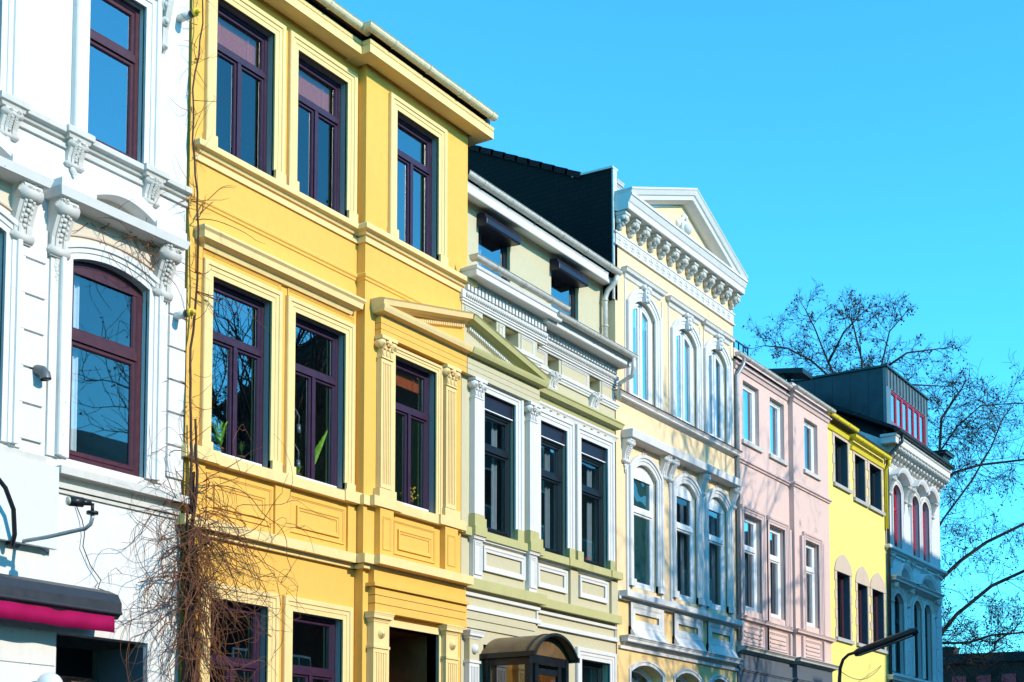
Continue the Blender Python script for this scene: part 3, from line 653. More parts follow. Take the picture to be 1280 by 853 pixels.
# ================================================================== SAGE GREEN HOUSE
def green_house():
    h = thing('sage_green_house', 'sage green house with white mouldings, black windows and a set back attic storey', 'house', 21, 0, 0)
    S0, SR, S1, D = 18.37, 20.66, 23.72, .15
    w = MB()
    wall_sheet(w, S0, SR, 0, 10.0, D, [(18.98,19.92,6.03,8.29),(19.0,20.28,.3,4.2),(18.97,19.38,9.27,9.57),(19.64,20.05,9.27,9.57)], .2)
    wall_sheet(w, SR, S1, 0, 10.0, 0, [(20.97,21.88,6.0,8.31),(22.38,23.39,6.0,8.31),(22.38,23.44,1.6,4.27),(21.25,21.64,9.27,9.56),(22.75,23.14,9.27,9.56)], .2)
    w.add([V(SR,0,0),V(SR,D,0),V(SR,D,10),V(SR,0,10)], [(0,1,2,3)])
    wall_sheet(w, S0, S1+.03, 10.0, 11.7, -.24, [(19.42,20.40,10.16,11.40),(21.78,22.76,10.16,11.40)], .16)
    w.add([V(S0,-.24,10),V(S1+.03,-.24,10),V(S1+.03,D,10),V(S0,D,10)], [(0,1,2,3)])
    shell(w, S0, S1, 11.7, 10, -.24, [5.3, 9.0, 10.0], 1)
    w.build('wall', ['green', 'interior'], h)
    b = MB()
    for x0, x1, d in ((18.97,19.38,D),(19.64,20.05,D),(21.25,21.64,0),(22.75,23.14,0)): b.box(x0-.02, x1+.02, d-.23, d-.2, 9.2, 9.6)
    b.build('blind_window', 'green', h)
    r = MB(); r.side([(.02,11.72),(.02,11.78),(-5,13.3),(-10.2,11.84),(-10.2,11.78)], 18.58, S1); r.build('roof', 'roof_tile', h)
    # attic eaves
    e = MB(); e.mould(18.56, S1-.02, -.24, back([(0,11.60),(.27,11.53),(.28,11.545),(.28,11.66),(.30,11.70)]), False, True); e.build('eaves', 'clean_white', h)
    gutter(h, [(18.56, S1+.02, .03, 11.80)], .075, 'zinc', lret=False)
    for a, b2 in ((19.42,20.40),(21.78,22.76)):
        ww = window(h, a, b2, 10.16, 11.40, -.28, 'black_frame', fw=.06, mull=None, curtain=[(a+.08, a+.42)] if a < 20 else None)
        sb = MB(); sb.side([(-.36,11.27),(-.05,11.25),(-.035,11.28),(-.035,11.36),(-.08,11.46),(-.36,11.50)], a-.05, b2+.03); sb.build('shutter_box', 'navy', ww, .012)
    dp = MB(); dp.tube([(S1-.06,.1,11.72),(S1-.06,.06,11.6),(S1-.08,-.1,11.45),(S1-.1,-.14,11.3),(S1-.1,-.14,10.1)], .05, 10)
    for z in (11.25, 10.75): dp.tube([(S1-.1,-.14,z),(S1-.1,-.14,z+.03)], .062, 10)
    dp.build('downspout', 'zinc', h)
    # main cornice
    c = MB()
    for s0, s1, d, zb, lr, rr in ((S0+.28, 20.72, D, 9.97, True, True), (20.7, S1-.26, .05, 9.91, False, True)):
        c.mould(s0, s1, d, back([(.0,zb-.03),(.04,zb-.02),(.05,zb+.01),(.27,zb),(.29,zb+.015),(.29,zb+.10),(.31,zb+.115),(.32,zb+.15),(.30,zb+.17)]), lr, rr)
    c.mould(S0, SR+.2, D, P_band(.06, .13, 9.655)); c.mould(SR, S1, 0, P_band(.07, .13, 9.645)); 
    c.mould(S0, SR+.2, D, P_string(.05, .09, 9.57)); c.mould(SR, S1, 0, P_string(.06, .09, 9.56)); c.build('cornice', 'clean_white', h)
    q = MB()
    for s0, s1, d, z0, z1 in ((S0+.02, SR+.2, D+.03, 9.795, 9.955), (SR+.22, S1-.01, .05, 9.785, 9.90)):
        q.box(s0, s1, d-.05, d, z0-.01, z1+.04); x = s0+.02
        while x < s1-.07:
            q.box(x, x+.062, d-.01, d+.06, z0, z1-.035); x += .102
        x = s0+.01
        while x < s1-.04:
            q.ball((x+.02, d+.03, z1+.0), .03, 6, 4, (.7,1,1)); q.ball((x+.02, d+.05, z0-.075), .03, 6, 4, (.75,1,1.4)); x += .055
    q.build('dentil_frieze', 'clean_white', h)
    gutter(h, [(S0-.02, 21.1, D+.27, 10.235)], .07, 'zinc'); gutter(h, [(20.98, S1+.02, .36, 10.10)], .07, 'zinc')
    dp = MB(); dp.tube([(S1-.08,.45,10.04),(S1-.08,.45,9.85),(S1-.05,.40,9.72),(S1-.05,.14,9.62),(S1-.05,.12,9.3)], .045, 10); dp.build('downspout', 'zinc', h)
    # frieze with panels
    f = MB()
    for a, b2, d in ((18.45,18.9,D),(19.44,19.6,D),(20.12,20.55,D),(20.72,21.2,0),(21.72,22.68,0),(23.2,23.66,0)): panel_frame(f, a, b2, 9.28, 9.55, d, .035, .022)
    for a, b2, d in ((S0,SR,D),(SR+.0,S1,0)):
        f.mould(a, b2, d, back([(0,9.13),(.03,9.13),(.035,9.16),(.05,9.17),(.055,9.2),(.075,9.21),(.08,9.26)]), a > 19, True)
    f.build('frieze', 'clean_white', h)
    console(h, 21.22, 21.5, 8.93, 9.22, .15, 'clean_white', name='rosette_console', drop=.06); console(h, 22.72, 23.0, 8.93, 9.22, .15, 'clean_white', name='rosette_console', drop=.06)
    # pediment half and entablature
    half_pediment(h, 'olive', 'green', 'clean_white', 20.42, S0, False)
    e = MB()
    for z in (8.42, 8.51, 8.60): e.box(S0+.005, 20.56, D-.01, D+.11, z+.005, z+.088)
    e.build('entablature', 'green', h)
    o = MB(); o.mould(20.62, S1-.2, .0, back([(0,8.62),(.06,8.63),(.08,8.70),(.18,8.73),(.2,8.80),(.22,8.82),(.16,8.88)]), False, True); o.build('hood', 'olive', h)
    b = MB(); b.mould(20.66, S1-.02, 0, back([(0,8.52),(.02,8.52),(.04,8.57),(.06,8.59),(.06,8.63)]), False, True)
    b.build('hood_mould', 'clean_white', h)
    b = MB()
    for a, b2 in ((20.97,21.88),(22.38,23.39)):
        for k in range(4):
            x = a-.02+(b2-a+.04)*(k+.5)/4; b.tube([(x, -.01, 8.555),(x, .055, 8.555)], .028, 10)
    b.build('stud', 'green', h)
    for x0, x1 in ((18.60,18.84),(20.26,20.50)):
        m = MB(); m.box(x0, x1, D-.02, D+.10, 6.24, 8.1); m.build('pilaster', 'clean_white', h); capital(h, x0, x1, 8.1, 8.42, D, D+.1, 'clean_white')
        b = MB(); b.mould(x0, x1, D+.1, P_band(.02,.2,6.03)); b.mould(x0-.02, x1+.02, D+.12, P_band(.03,.15,5.885)); b.build('pilaster_base', 'olive', h)
        p = MB(); p.box(x0, x1, D-.01, D+.08, 5.2, 5.87); panel_frame(p, x0+.01, x1-.01, 5.27, 5.80, D+.08, .05, .02); p.mould(x0, x1, D+.08, P_corn(.05,.07,5.81)); p.build('pedestal', 'clean_white', h)
    for a, b2, d, t in ((18.98,19.92,D,8.29),(20.97,21.88,0,8.31),(22.38,23.39,0,8.31)):
        ww = window(h, a, b2, 6.02, t-.25, d-.05, 'black_frame', transom=7.42, mull=None, fw=.075, sash=.05, gl='glass_dim', curtain=[(b2-.32, b2-.16)])
        sb = MB(); sb.box(a, b2, d-.12, d-.03, t-.245, t); sb.cur = 1; sb.box(a+.02, b2-.02, d-.12, d-.015, t-.262, t-.246); sb.build('shutter_box', ['navy', 'white_frame'], ww)
        surr(h, a, b2, 6.2, t, d, .2, .06, 'clean_white')
        q = MB(); q.box(a-.2, a-.0, d-.01, d+.075, 6.0, 6.2); q.box(b2+.0, b2+.2, d-.01, d+.075, 6.0, 6.2); q.build('surround_base', 'olive', h)
    s = MB(); s.mould(S0, SR, D, P_band(.09,.13,5.87), False, True); s.mould(SR, S1-.12, 0, P_band(.13,.13,5.87), False, True); s.mould(21.9, 22.2, .02, P_band(.13,.132,5.868)); s.mould(23.45, S1-.1, .02, P_band(.13,.132,5.868)); s.build('sill_course', 'olive', h)
    p = MB()
    for a, b2, d in ((18.95,20.2,D),(20.85,21.85,0),(22.3,23.35,0)):
        panel_frame(p, a, b2, 5.38, 5.78, d+.02, .09, .03); p.mould(a-.05, b2+.08, d+.0, P_corn(.07,.05,5.82))
    p.build('parapet_panel', 'clean_white', h)
    q = MB(); q.box(SR-.01, 20.8, -.01, .05, 5.2, 5.87); q.box(21.95, 22.22, -.01, .05, 5.15, 5.87); q.box(23.47, S1-.005, -.01, .05, 5.15, 5.87); q.build('parapet_pier', 'green', h)
    l = MB(); l.mould(S0, SR, D, P_band(.12,.17,5.03), False, True); l.mould(SR, S1-.15, 0, P_band(.14,.15,5.03), False, True); l.build('ledge', 'olive', h)
    g = MB()
    for a, b2, d in ((S0+.03,SR-.03,D),(SR+.04,S1-.03,0)):
        g.mould(a, b2, d, P_band(.05,.05,4.93)); g.mould(a, b2, d, P_band(.06,.07,4.70)); g.box(b2-.04, b2, d, d+.03, 4.77, 4.93)
    g.build('ground_floor_mould', 'clean_white', h)
    e = MB()
    for z in (4.42, 4.56): e.box(S0+.01, 20.55, D-.01, D+.03, z+.006, z+.13)
    e.build('door_entablature', 'green', h)
    window(h, 22.38, 23.44, 1.6, 4.27, -.12, 'black_frame', transom=3.6, mull=None, fw=.07, gl='glass_dim'); surr(h, 22.38, 23.44, 1.6, 4.27, 0, .2, .055, 'clean_white')
    fluted(h, 18.46, 18.74, .8, 3.86, D-.02, D+.10, 'clean_white', 5); fluted(h, 20.4, 20.66, .8, 3.86, D-.02, D+.08, 'clean_white', 5)
    b = MB(); b.mould(18.46, 18.74, D+.1, P_band(.02,.04,3.86)); b.mould(18.46, 18.74, D+.1, P_corn(.07,.13,4.235)); b.tube([(18.6,D,4.08),(18.6,D+.14,4.08)], .07, 16); b.build('pilaster_head', 'clean_white', h)
    b = MB(); b.box(18.465, 18.735, D-.01, D+.10, 3.9, 4.235); b.build('pilaster_neck', 'green', h)
    # glazed storm porch with a barrel roof
    P0, P1, Z, T = 18.95, 20.16, 4.0, 1.06
    f = MB()
    for x in (P0, P1-.09):
        f.box(x, x+.09, T-.1, T-.01, 0, Z); f.box(x, x+.09, D+.03, D+.12, 0, Z); f.box(x+.01, x+.08, D+.12, T-.1, Z-.16, Z); f.box(x+.01, x+.08, D+.12, T-.1, 0, 1.0)
    f.box(P0+.09, P1-.09, T-.09, T-.02, Z-.14, Z); f.box(P0+.2, P0+.3, T-.085, T-.03, 0, Z-.14); f.box(P1-.3, P1-.2, T-.085, T-.03, 0, Z-.14); f.box(P0+.3, P1-.3, T-.08, T-.04, Z-.3, Z-.2)
    pf = f.build('porch', 'black_frame', h)
    a = arch(P0-.06, P1+.06, Z, .35, 18)
    rf = MB(); rf.loops([[V(x, d, z) for x, z in a]+[V(x, d, z-.025) for x, z in a[::-1]] for d in (D+.01, .45, .8, T+.12)], smooth=False); rf.build('porch_roof', 'brown_sheet', pf)
    ed = MB()
    for d in (T+.1, T-.05): ed.loops([[V(x, d, z-.03) for x, z in a]+[V(x, d, z+.015) for x, z in a[::-1]], [V(x, d+.04, z-.03) for x, z in a]+[V(x, d+.04, z+.015) for x, z in a[::-1]]])
    for x in (P0-.10, P1+.04): ed.box(x, x+.06, D+.02, T+.14, Z-.05, Z+.03)
    ed.build('roof_edge', 'black', pf)
    gl = MB(); ai = arch(P0, P1, Z, .31, 18); gl.add([V(x, T-.03, z) for x, z in ai], [tuple(range(len(ai)))]); gl.build('gable_sheet', 'brown_sheet', pf)
    gl = MB(); gl.add([V(P0+.04, D+.12, 1), V(P0+.04, T-.1, 1), V(P0+.04, T-.1, Z-.16), V(P0+.04, D+.12, Z-.16)], [(0,1,2,3)]); gl.add([V(P1-.04, D+.12, 1), V(P1-.04, T-.1, 1), V(P1-.04, T-.1, Z-.16), V(P1-.04, D+.12, Z-.16)], [(0,1,2,3)])
    gl.add([V(P0+.1,T-.06,0),V(P1-.1,T-.06,0),V(P1-.1,T-.06,Z-.14),V(P0+.1,T-.06,Z-.14)], [(0,1,2,3)]); gl.build('pane', 'amber', pf)
    d = MB(); d.box(19.0, 20.28, -.16, -.1, .3, 4.2); d.build('door', 'wood', h)
green_house()

# ================================================================== CREAM HOUSE
def modillion(h, s0, s1, z0, z1, P):
    m = MB(); w = s1-s0; c = (s0+s1)/2; H = z1-z0
    m.box(s0-.015, s1+.015, 0, P+.015, z1-.07, z1-.004)
    m.side([(-.02,z0+.12),(.07,z0+.1),(.10,z0+.16),(P*.75,z0+.2),(P,z0+.24),(P,z1-.07),(-.02,z1-.07)], s0, s1)
    for q in (s0, s1): m.tube([(q-.012, P-.06, z1-.13), (q+.012, P-.06, z1-.13)], .055, 10); m.tube([(q-.012, .07, z0+.14), (q+.012, .07, z0+.14)], .05, 10)
    for k in range(4): m.ball((c+random.uniform(-.03,.03), P*(.95-.2*k), z1-.14-.035*k), .06, 7, 5, (1.2,.7,1))
    m.side([(-.02,z0),(.05,z0+.02),(.085,z0+.10),(-.02,z0+.13)], s0+.03, s1-.03); m.ball((c, .05, z0+.03), .05, 7, 5)
    return m.build('modillion', 'white_trim', h)
def cream_house():
    h = thing('cream_house', 'cream house with white arched windows under a bracketed classical gable', 'house', 26.5, 0, 0)
    S0, S1 = 23.76, 29.3
    T = [(24.42,25.40),(26.35,27.33),(27.93,28.88)]; L = [(24.40,25.42),(26.28,27.28),(27.84,28.82)]
    w = MB()
    wall_sheet(w, S0, S1, 5.6, 13.1, 0, [(a,b,9.56,11.58,.24) for a,b in T]+[(a,b,5.84,8.30,.22) for a,b in L], .17)
    w.cur = 1
    wall_sheet(w, S0, S1, 0, 5.6, 0, [(24.28,25.62,1.5,4.36,.17),(26.2,27.4,1.5,4.36,.17),(27.85,28.9,1.5,4.36,.17)], .3)
    w.cur = 0
    sh = MB(); shell(w, S0, S1, 12.0, 10, 0, [5.4, 9.2], 2)
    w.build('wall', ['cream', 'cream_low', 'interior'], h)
    # slate-hung firewall over the lower neighbour, and the roof behind the gable
    f = MB(); f.side([(-.01,11.3),(-.01,13.86),(-.76,13.88),(-6.5,16.6),(-10,15),(-10,11.3)], S0-.05, S0+.1); f.build('firewall', 'slate', h)
    f = MB(); f.side([(.0,11.3),(.0,13.87),(-.03,13.87),(-.03,11.3)], S0-.055, S0+.1); f.side([(.005,13.87),(.005,13.91),(-.9,13.93),(-.9,13.89)], S0-.09, S0+.14); f.build('flashing', 'zinc', h)
    v = MB()
    for k in range(20):
        d0 = -.72-k*.29; z = 13.93+.475*(k*.29)
        v.side([(d0,z-.10),(d0+.02,z+.02),(d0-.33,z+.17),(d0-.33,z+.05)], S0-.10, S0+.3)
    v.build('verge_tile', 'roof_tile', h)
    r = MB(); r.side([(-.8,13.86),(-6.5,16.58),(-10.2,14.9),(-10.2,14.7),(-6.5,16.4),(-.8,13.7)], S0+.1, S1); r.side([(-.4,12.9),(-.4,13.7),(-.9,13.75),(-.9,12.9)], S0+.1, S1); r.build('roof', 'roof_tile', h)
    cb = MB(); cb.box(24.02, 24.22, -.3, -.1, 13.3, 13.66); cb.mould(24.02, 24.22, -.1, P_corn(.05,.12,13.66), db=-.3); cb.build('parapet_block', 'grey_stone', h)
    # horizontal cornice and raking cornices
    c = MB()
    pr = back([(.0,13.06),(.04,13.03),(.29,13.035),(.30,13.05),(.30,13.16),(.32,13.18),(.36,13.28),(.38,13.29),(.38,13.34)])
    c.mould(S0, S1, 0, pr, False, False)
    xa = 26.68; za = 14.46
    rk = [(-.23,-.05),(-.23,.14),(-.19,.28),(-.12,.30),(-.10,.33),(-.02,.37),(0,.39),(.03,.38),(.03,-.05)]
    c.frame([(S0, 13.40), (xa, za), (S1, 13.40)], rk); c.build('cornice', 'clean_white', h)
    t = MB(); t.poly([(S0,13.1),(xa,14.2),(S1,13.1)], -.06, .03); t.build('tympanum', 'cream', h)
    o = MB(); 
    for k in range(40):
        a = random.uniform(0, 6.28); rr = random.uniform(.05,.34); o.ball((xa+rr*.8*math.cos(a), .05, 13.68+rr*1.15*math.sin(a)), random.uniform(.04,.075), 7, 5, (1,.7,1))
    o.tube([(xa,.03,13.66),(xa,.13,13.66)], .17, 16); o.ball((xa,.14,13.66), .12, 10, 8); o.build('cartouche', 'clean_white', h)
    for k in range(13):
        x = S0+.04+k*(S1-S0-.28)/12; modillion(h, x, x+.17, 12.70, 13.03, .21)
    b = MB(); b.box(S0+.005, S1-.005, -.01, .03, 12.41, 12.62); b.mould(S0, S1, 0, P_band(.045,.03,12.62)); b.mould(S0, S1, 0, P_band(.045,.03,12.38))
    x = S0+.12
    while x < S1-.1:
        for q in range(6): b.ball((x+.07*math.cos(q*1.047), .03, 12.515+.065*math.sin(q*1.047)), .03, 6, 4, (1,.6,1))
        b.ball((x, .035, 12.515), .03, 6, 4); x += .27
    b.build('frieze', 'clean_white', h)
    # top storey
    for i, (a, b2) in enumerate(T):
        window(h, a, b2, 9.56, 11.58, -.03, 'white_frame', transom=None, mull='all', rise=.24, fw=.085, sash=.05, gl='glass2')
        surr(h, a, b2, 9.5, 11.58, 0, .23, .06, 'clean_white', rise=.24)
        k = MB(); m = (a+b2)/2; k.poly([(m-.07,11.56),(m+.07,11.56),(m+.11,11.86),(m-.11,11.86)], 0, .12)
        for z in (11.6, 11.68, 11.76, 11.84): k.ball((m+random.uniform(-.03,.03), .12, z), .06, 7, 5, (1,.7,.8))
        k.tube([(m-.11,.06,11.84),(m-.11,.13,11.84)], .05, 10); k.tube([(m+.11,.06,11.84),(m+.11,.13,11.84)], .05, 10); k.build('keystone', 'clean_white', h)
    m = MB()
    for a, b2 in ((24.1,25.76),(26.0,27.56),(27.7,29.17)):
        m.mould(a+.05, b2-.12, 0, back([(0,11.84),(.03,11.86),(.05,11.93),(.1,11.95),(.12,12.0),(.14,12.02),(.1,12.05)])); m.box(a+.02, a+.05, -.01, .02, 9.6, 11.84); m.box(b2-.05, b2-.02, -.01, .02, 9.6, 11.84)
    m.build('hood', 'clean_white', h)
    s = MB(); s.mould(S0+.05, S1-.1, 0, P_corn(.16,.12,9.37)); s.cur = 1; s.mould(S0+.05, S1-.1, 0, back([(.15,9.491),(.175,9.491),(.175,9.506)])); s.build('string_course', ['clean_white', 'red_tile'], h)
    # middle storey
    g = MB(); g.mould(24.22, 28.86, 0, back([(0,8.64),(.22,8.65),(.24,8.66),(.26,8.80),(.22,8.83)])); g.build('long_hood', 'clean_white', h)
    for i, (a, b2) in enumerate(L):
        window(h, a, b2, 5.86, 8.30, -.03, 'white_frame', transom=7.38, mull=None, rise=.22, flat=True, fw=.075, sash=.05, gl='frost' if i == 0 else 'glass_dim', curtain=None if i == 0 else [(b2-.28, b2-.14)])
        surr(h, a, b2, 5.84, 8.30, 0, .2, .07, 'clean_white', rise=.22, ears=.14)
        q = MB(); m = (a+b2)/2
        for e in (.16, .10): 
            pts = [(m-e, 8.55), (m-e*.3, 8.62), (m, 8.55+e*1.0), (m+e*.3, 8.62), (m+e, 8.55), (m, 8.55-e*.9)]
            q.frame([(m-e*.62,8.52),(m,8.52+e*.75),(m+e*.62,8.52),(m,8.52-e*.75)], [(0,-.01),(0,.022),(-.022,.022),(-.022,-.01)], True)
        q.build('diamond', 'pink_trim', h)
        p = MB()
        for x in (a-.27, b2+.17): p.box(x, x+.1, -.01, .035, 5.74, 8.2)
        p.build('pilaster_strip', 'clean_white', h)
    for x in (24.0, 25.60, 25.92, 27.43, 29.02): console(h, x, x+.2, 8.18, 8.64, .2, 'clean_white', drop=.16)
    s = MB(); s.mould(24.02, S1-.2, 0, P_band(.2,.11,5.585)); s.mould(S0+.05, S1, 0, P_band(.07,.05,5.535)); s.build('sill_course', 'clean_white', h)
    p = MB()
    for a, b2 in ((24.22,25.62),(26.1,27.42),(27.72,29.05)):
        p.box(a, b2, -.01, .05, 4.86, 5.05); panel_frame(p, a, b2, 5.0, 5.53, .03, .2, .035); p.box(a, a+.2, -.01, .05, 4.9, 5.53); p.box(b2-.2, b2, -.01, .05, 4.9, 5.53)
        p.side([(0,4.86),(.16,4.86),(.05,5.06),(0,5.06)], a, b2)
    p.build('parapet_panel', 'clean_white', h)
    l = MB(); l.mould(24.06, S1-.15, 0, P_corn(.2,.17,4.68)); l.mould(S0+.1, S1-.05, 0, P_band(.05,.06,4.6)); l.build('lower_cornice', 'clean_white', h)
    for a, b2 in ((24.28,25.62),(26.2,27.4),(27.85,28.9)):
        window(h, a, b2, 1.5, 4.36, -.2, 'white_frame', transom=3.5, mull=None, rise=.17, fw=.06, curtain=[(a+.1, b2-.1)]); m = MB(); m.frame(outline(a, b2, 1.5, 4.36, .17), [(0,-.01),(0,.03),(.05,.03),(.06,.045),(.09,.045),(.09,-.01)]); m.build('window_surround', 'clean_white', h)
    q = MB()
    for z in (3.9, 4.3):
        for a, b2 in ((S0+.02,24.2),(25.72,26.1),(27.5,27.76),(29.0,29.28)): q.box(a, b2, -.01, .014, z-.37, z-.01)
    q.build('rustication', 'cream_low', h)
cream_house()

# ================================================================== PINK HOUSE
def pink_house():
    h = thing('pink_house', 'pale pink house with white windows, a stepped bay and a ground floor coloured as shade', 'house', 32, 0, 0)
    S0, SR, S1, D = 29.33, 32.55, 34.95, .12
    w = MB()
    A = [(29.82,30.74),(31.4,32.28)]; B = (33.3,34.2); Q = [(29.74,30.74),(31.22,32.18)]; QB = (33.2,34.12)
    wall_sheet(w, S0, SR, 5.16, 11.9, 0, [(a,b,9.9,11.28) for a,b in A]+[(a,b,6.04,8.21) for a,b in Q], .22)
    wall_sheet(w, SR, S1, 5.16, 11.9, D, [(*B,9.9,11.2),(*QB,6.04,8.14)], .22)
    w.add([V(SR,0,5.16),V(SR,D,5.16),V(SR,D,11.9),V(SR,0,11.9)], [(0,1,2,3)])
    shell(w, S0, S1, 11.9, 10, 0, [5.4, 9.2], 1); w.build('wall', ['pink', 'interior'], h)
    g = MB(); wall_sheet(g, S0, SR, 0, 5.16, .02, [(29.8,31.9,1,4.3)], .2); wall_sheet(g, SR, S1, 0, 5.16, D+.02, [(33.1,34.3,1,4.3)], .2); g.add([V(SR,.0,0),V(SR,D+.02,0),V(SR,D+.02,5.16),V(SR,0,5.16)], [(0,1,2,3)])
    g.mould(S0, SR, .02, P_string(.04,.08,4.62), False, False); g.mould(SR, S1, D+.02, P_string(.04,.08,4.62)); g.build('ground_floor_wall', 'slate_blue', h)  # shade over this storey is put into its dark blue colour
    for a, b2, d in ((29.8,31.9,.02),(33.1,34.3,D+.02)): window(h, a, b2, 1, 4.3, d-.12, 'black_frame', transom=3.4, gl='glass_dim')
    rl = MB()
    for z in (12.85, 13.3): rl.box(32.5, 33.7, -1.52, -1.49, z, z+.03)
    for k in range(5): rl.box(32.5+k*.29, 32.53+k*.29, -1.52, -1.49, 12.4, 13.33)
    rl.build('roof_railing', 'dark_zinc', h)
    r = MB(); r.side([(.06,11.62),(.06,11.68),(-5,13.9),(-10.2,11.74),(-10.2,11.68)], S0, S1); r.build('roof', 'slate_roof', h)
    c = MB(); c.mould(S0, SR-.0, 0, back([(0,11.42),(.03,11.43),(.05,11.5),(.09,11.52),(.09,11.55),(.05,11.56),(.06,11.68)]), False, False); c.mould(SR, S1, D, back([(0,11.42),(.03,11.43),(.05,11.5),(.09,11.52),(.09,11.55),(.05,11.56),(.06,11.68)])); c.build('cornice', 'pink_trim', h)
    gutter(h, [(S0, SR-.06, .1, 11.72),(SR-.08, S1+.02, D+.1, 11.72)], .065, 'zinc')
    dp = MB(); dp.tube([(29.52,.17,11.66),(29.5,.15,11.5),(29.36,.06,11.25),(29.36,.06,5.3)], .045, 8); dp.build('downspout', 'grey_metal', h)
    for a, b2, d, t in [(*A[0],0,11.28),(*A[1],0,11.28),(*B,D,11.2)]:
        window(h, a, b2, 9.9, t, d-.08, 'white_frame', mull=None, fw=.075, sash=.05, gl='glass2', curtain=[(b2-.4, b2-.14)])
        s = MB(); s.mould(a-.05, b2+.05, d, P_band(.06,.09,9.8)); s.build('sill', 'white_trim', h)
    s = MB(); s.mould(S0, SR, 0, P_string(.07,.13,9.33), False, False); s.mould(SR, S1, D, P_string(.07,.13,9.33)); s.build('string_course', 'pink_trim', h)
    for a, b2, d, t in [(*Q[0],0,8.21),(*Q[1],0,8.21),(*QB,D,8.14)]:
        window(h, a, b2, 6.04, t, d-.08, 'white_frame', transom=7.47, mull=None, fw=.075, sash=.05, gl='glass2', curtain=[(b2-.42, b2-.14)])
        surr(h, a, b2, 5.9, t, d, .17, .06, 'pink_trim')
        p = MB(); p.box(a-.33, a-.2, d-.01, d+.07, 5.9, t+.05); p.box(b2+.2, b2+.32, d-.01, d+.07, 5.9, t+.05); p.build('pilaster_strip', 'pink_trim', h)
        f = MB(); panel_frame(f, a-.12, b2+.12, 5.26, 5.68, d, .05, .03)
        for k in range(3): f.box(a, b2, d-.01, d+.025, 5.32+k*.1, 5.36+k*.1)
        f.build('parapet_panel', 'pink_trim', h)
        q = MB(); q.box(a-.32, a-.18, d-.01, d+.06, 5.16, 5.74); q.box(b2+.18, b2+.3, d-.01, d+.06, 5.16, 5.74); q.build('parapet_pier', 'pink_trim', h)
    s = MB(); s.mould(S0, SR, 0, P_corn(.12,.13,5.74), False, False); s.mould(SR, S1, D, P_corn(.12,.13,5.74)); s.build('sill_course', 'pink_trim', h)
    l = MB(); l.mould(S0, SR, .0, P_corn(.22,.14,5.03), False, False); l.mould(SR, S1, D, P_corn(.22,.14,5.03)); l.build('ledge', 'grey_stone', h)
pink_house()

# ================================================================== LEMON HOUSE
def lemon_house():
    h = thing('lemon_house', 'lemon yellow house with pointed stone window heads and stepped yellow gutters', 'house', 37.4, 0, 0)
    S0, S1 = 34.97, 39.86
    O = [(35.75,36.74,10.05,11.30),(37.30,38.14,9.93,11.14),(38.52,39.53,9.93,11.14),(35.76,36.74,6.0,7.73),(37.35,38.16,6.0,7.63),(38.56,39.54,6.0,7.63)]
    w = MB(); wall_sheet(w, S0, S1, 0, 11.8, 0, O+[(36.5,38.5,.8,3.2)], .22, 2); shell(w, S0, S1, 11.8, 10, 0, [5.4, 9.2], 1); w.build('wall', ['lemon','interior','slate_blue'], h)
    window(h, 36.5, 38.5, .8, 3.2, -.14, 'black_frame', transom=2.6)
    for a, b2, z0, z1 in O: window(h, a, b2, z0, z1, -.14, 'black_frame' if z0 > 9 else 'maroon', mull='all' if z0 > 9 else None, fw=.06, gl='glass_dim')
    r = MB(); r.side([(.2,11.6),(.2,11.66),(-5,13.7),(-10.2,11.66),(-10.2,11.6)], S0, S1); r.build('roof', 'slate_roof', h)
    for i, (a, b2, z0, z1) in enumerate(O):
        q = MB(); z = z0; k = 0; n = 5 if z0 > 9 else 7; st = (z1-z0)/n
        for k in range(n):
            e = .17 if k % 2 == 0 else .11
            q.box(a-e, a-.003, -.01, .018, z0+k*st+.004, z0+(k+1)*st-.004); q.box(b2+.003, b2+e, -.01, .018, z0+k*st+.004, z0+(k+1)*st-.004)
        if z0 > 9:
            for k in range(3): x = a-.17+(b2-a+.34)*k/3; q.box(x+.004, x+(b2-a+.34)/3-.004, -.01, .02, z1+.003, z1+(.16 if k == 1 else .12))
        q.build('quoin', 'tan_stone', h)
        s = MB(); s.mould(a-.08, b2+.08, 0, P_band(.07,.09,z0-.09)); s.build('sill', 'grey_stone', h)
        if z0 < 9:
            p = MB(); m = (a+b2)/2; H = .46
            l = [(a-.17+(m-a+.17)*t, z1+.05+H*math.sqrt(max(0,1-(1-.5*t)**2))/.866) for t in [k/8 for k in range(9)]]; rr = [(2*m-x, z) for x, z in l[::-1][1:]]
            p.poly([(a-.17,z1+.003)]+l+rr+[(b2+.17,z1+.003)], -.01, .03); p.build('pointed_head', 'tan_stone', h)
    ht = MB(); ht.side([(-1.9,14.02),(-1.9,14.17),(-3.1,14.33),(-3.1,14.2)], 38.55, 39.3); ht.box(38.7,38.78,-2.6,-2.5,12.6,14.16); ht.box(39.1,39.18,-2.6,-2.5,12.6,14.16); ht.build('roof_hatch', 'black', h)
    c = MB(); pr = lambda z: back([(0,z),(.05,z+.01),(.08,z+.08),(.09,z+.1),(.02,z+.11)])
    c.mould(S0, 36.95, 0, pr(11.38), False, True); c.mould(36.95, S1-.04, 0, pr(11.2), False, True); c.build('cornice', 'lemon_trim', h)
    gutter(h, [(S0, 37.0, .1, 11.70)], .08, 'lemon_trim'); gutter(h, [(36.9, S1-.1, .1, 11.52)], .08, 'lemon_trim')
    dp = MB(); dp.tube([(S1-.14,.2,11.45),(S1-.12,.18,11.32),(S1-.05,.06,11.2),(S1-.04,.06,9.5)], .045, 8); dp.build('downspout', 'lemon_trim', h)
lemon_house()

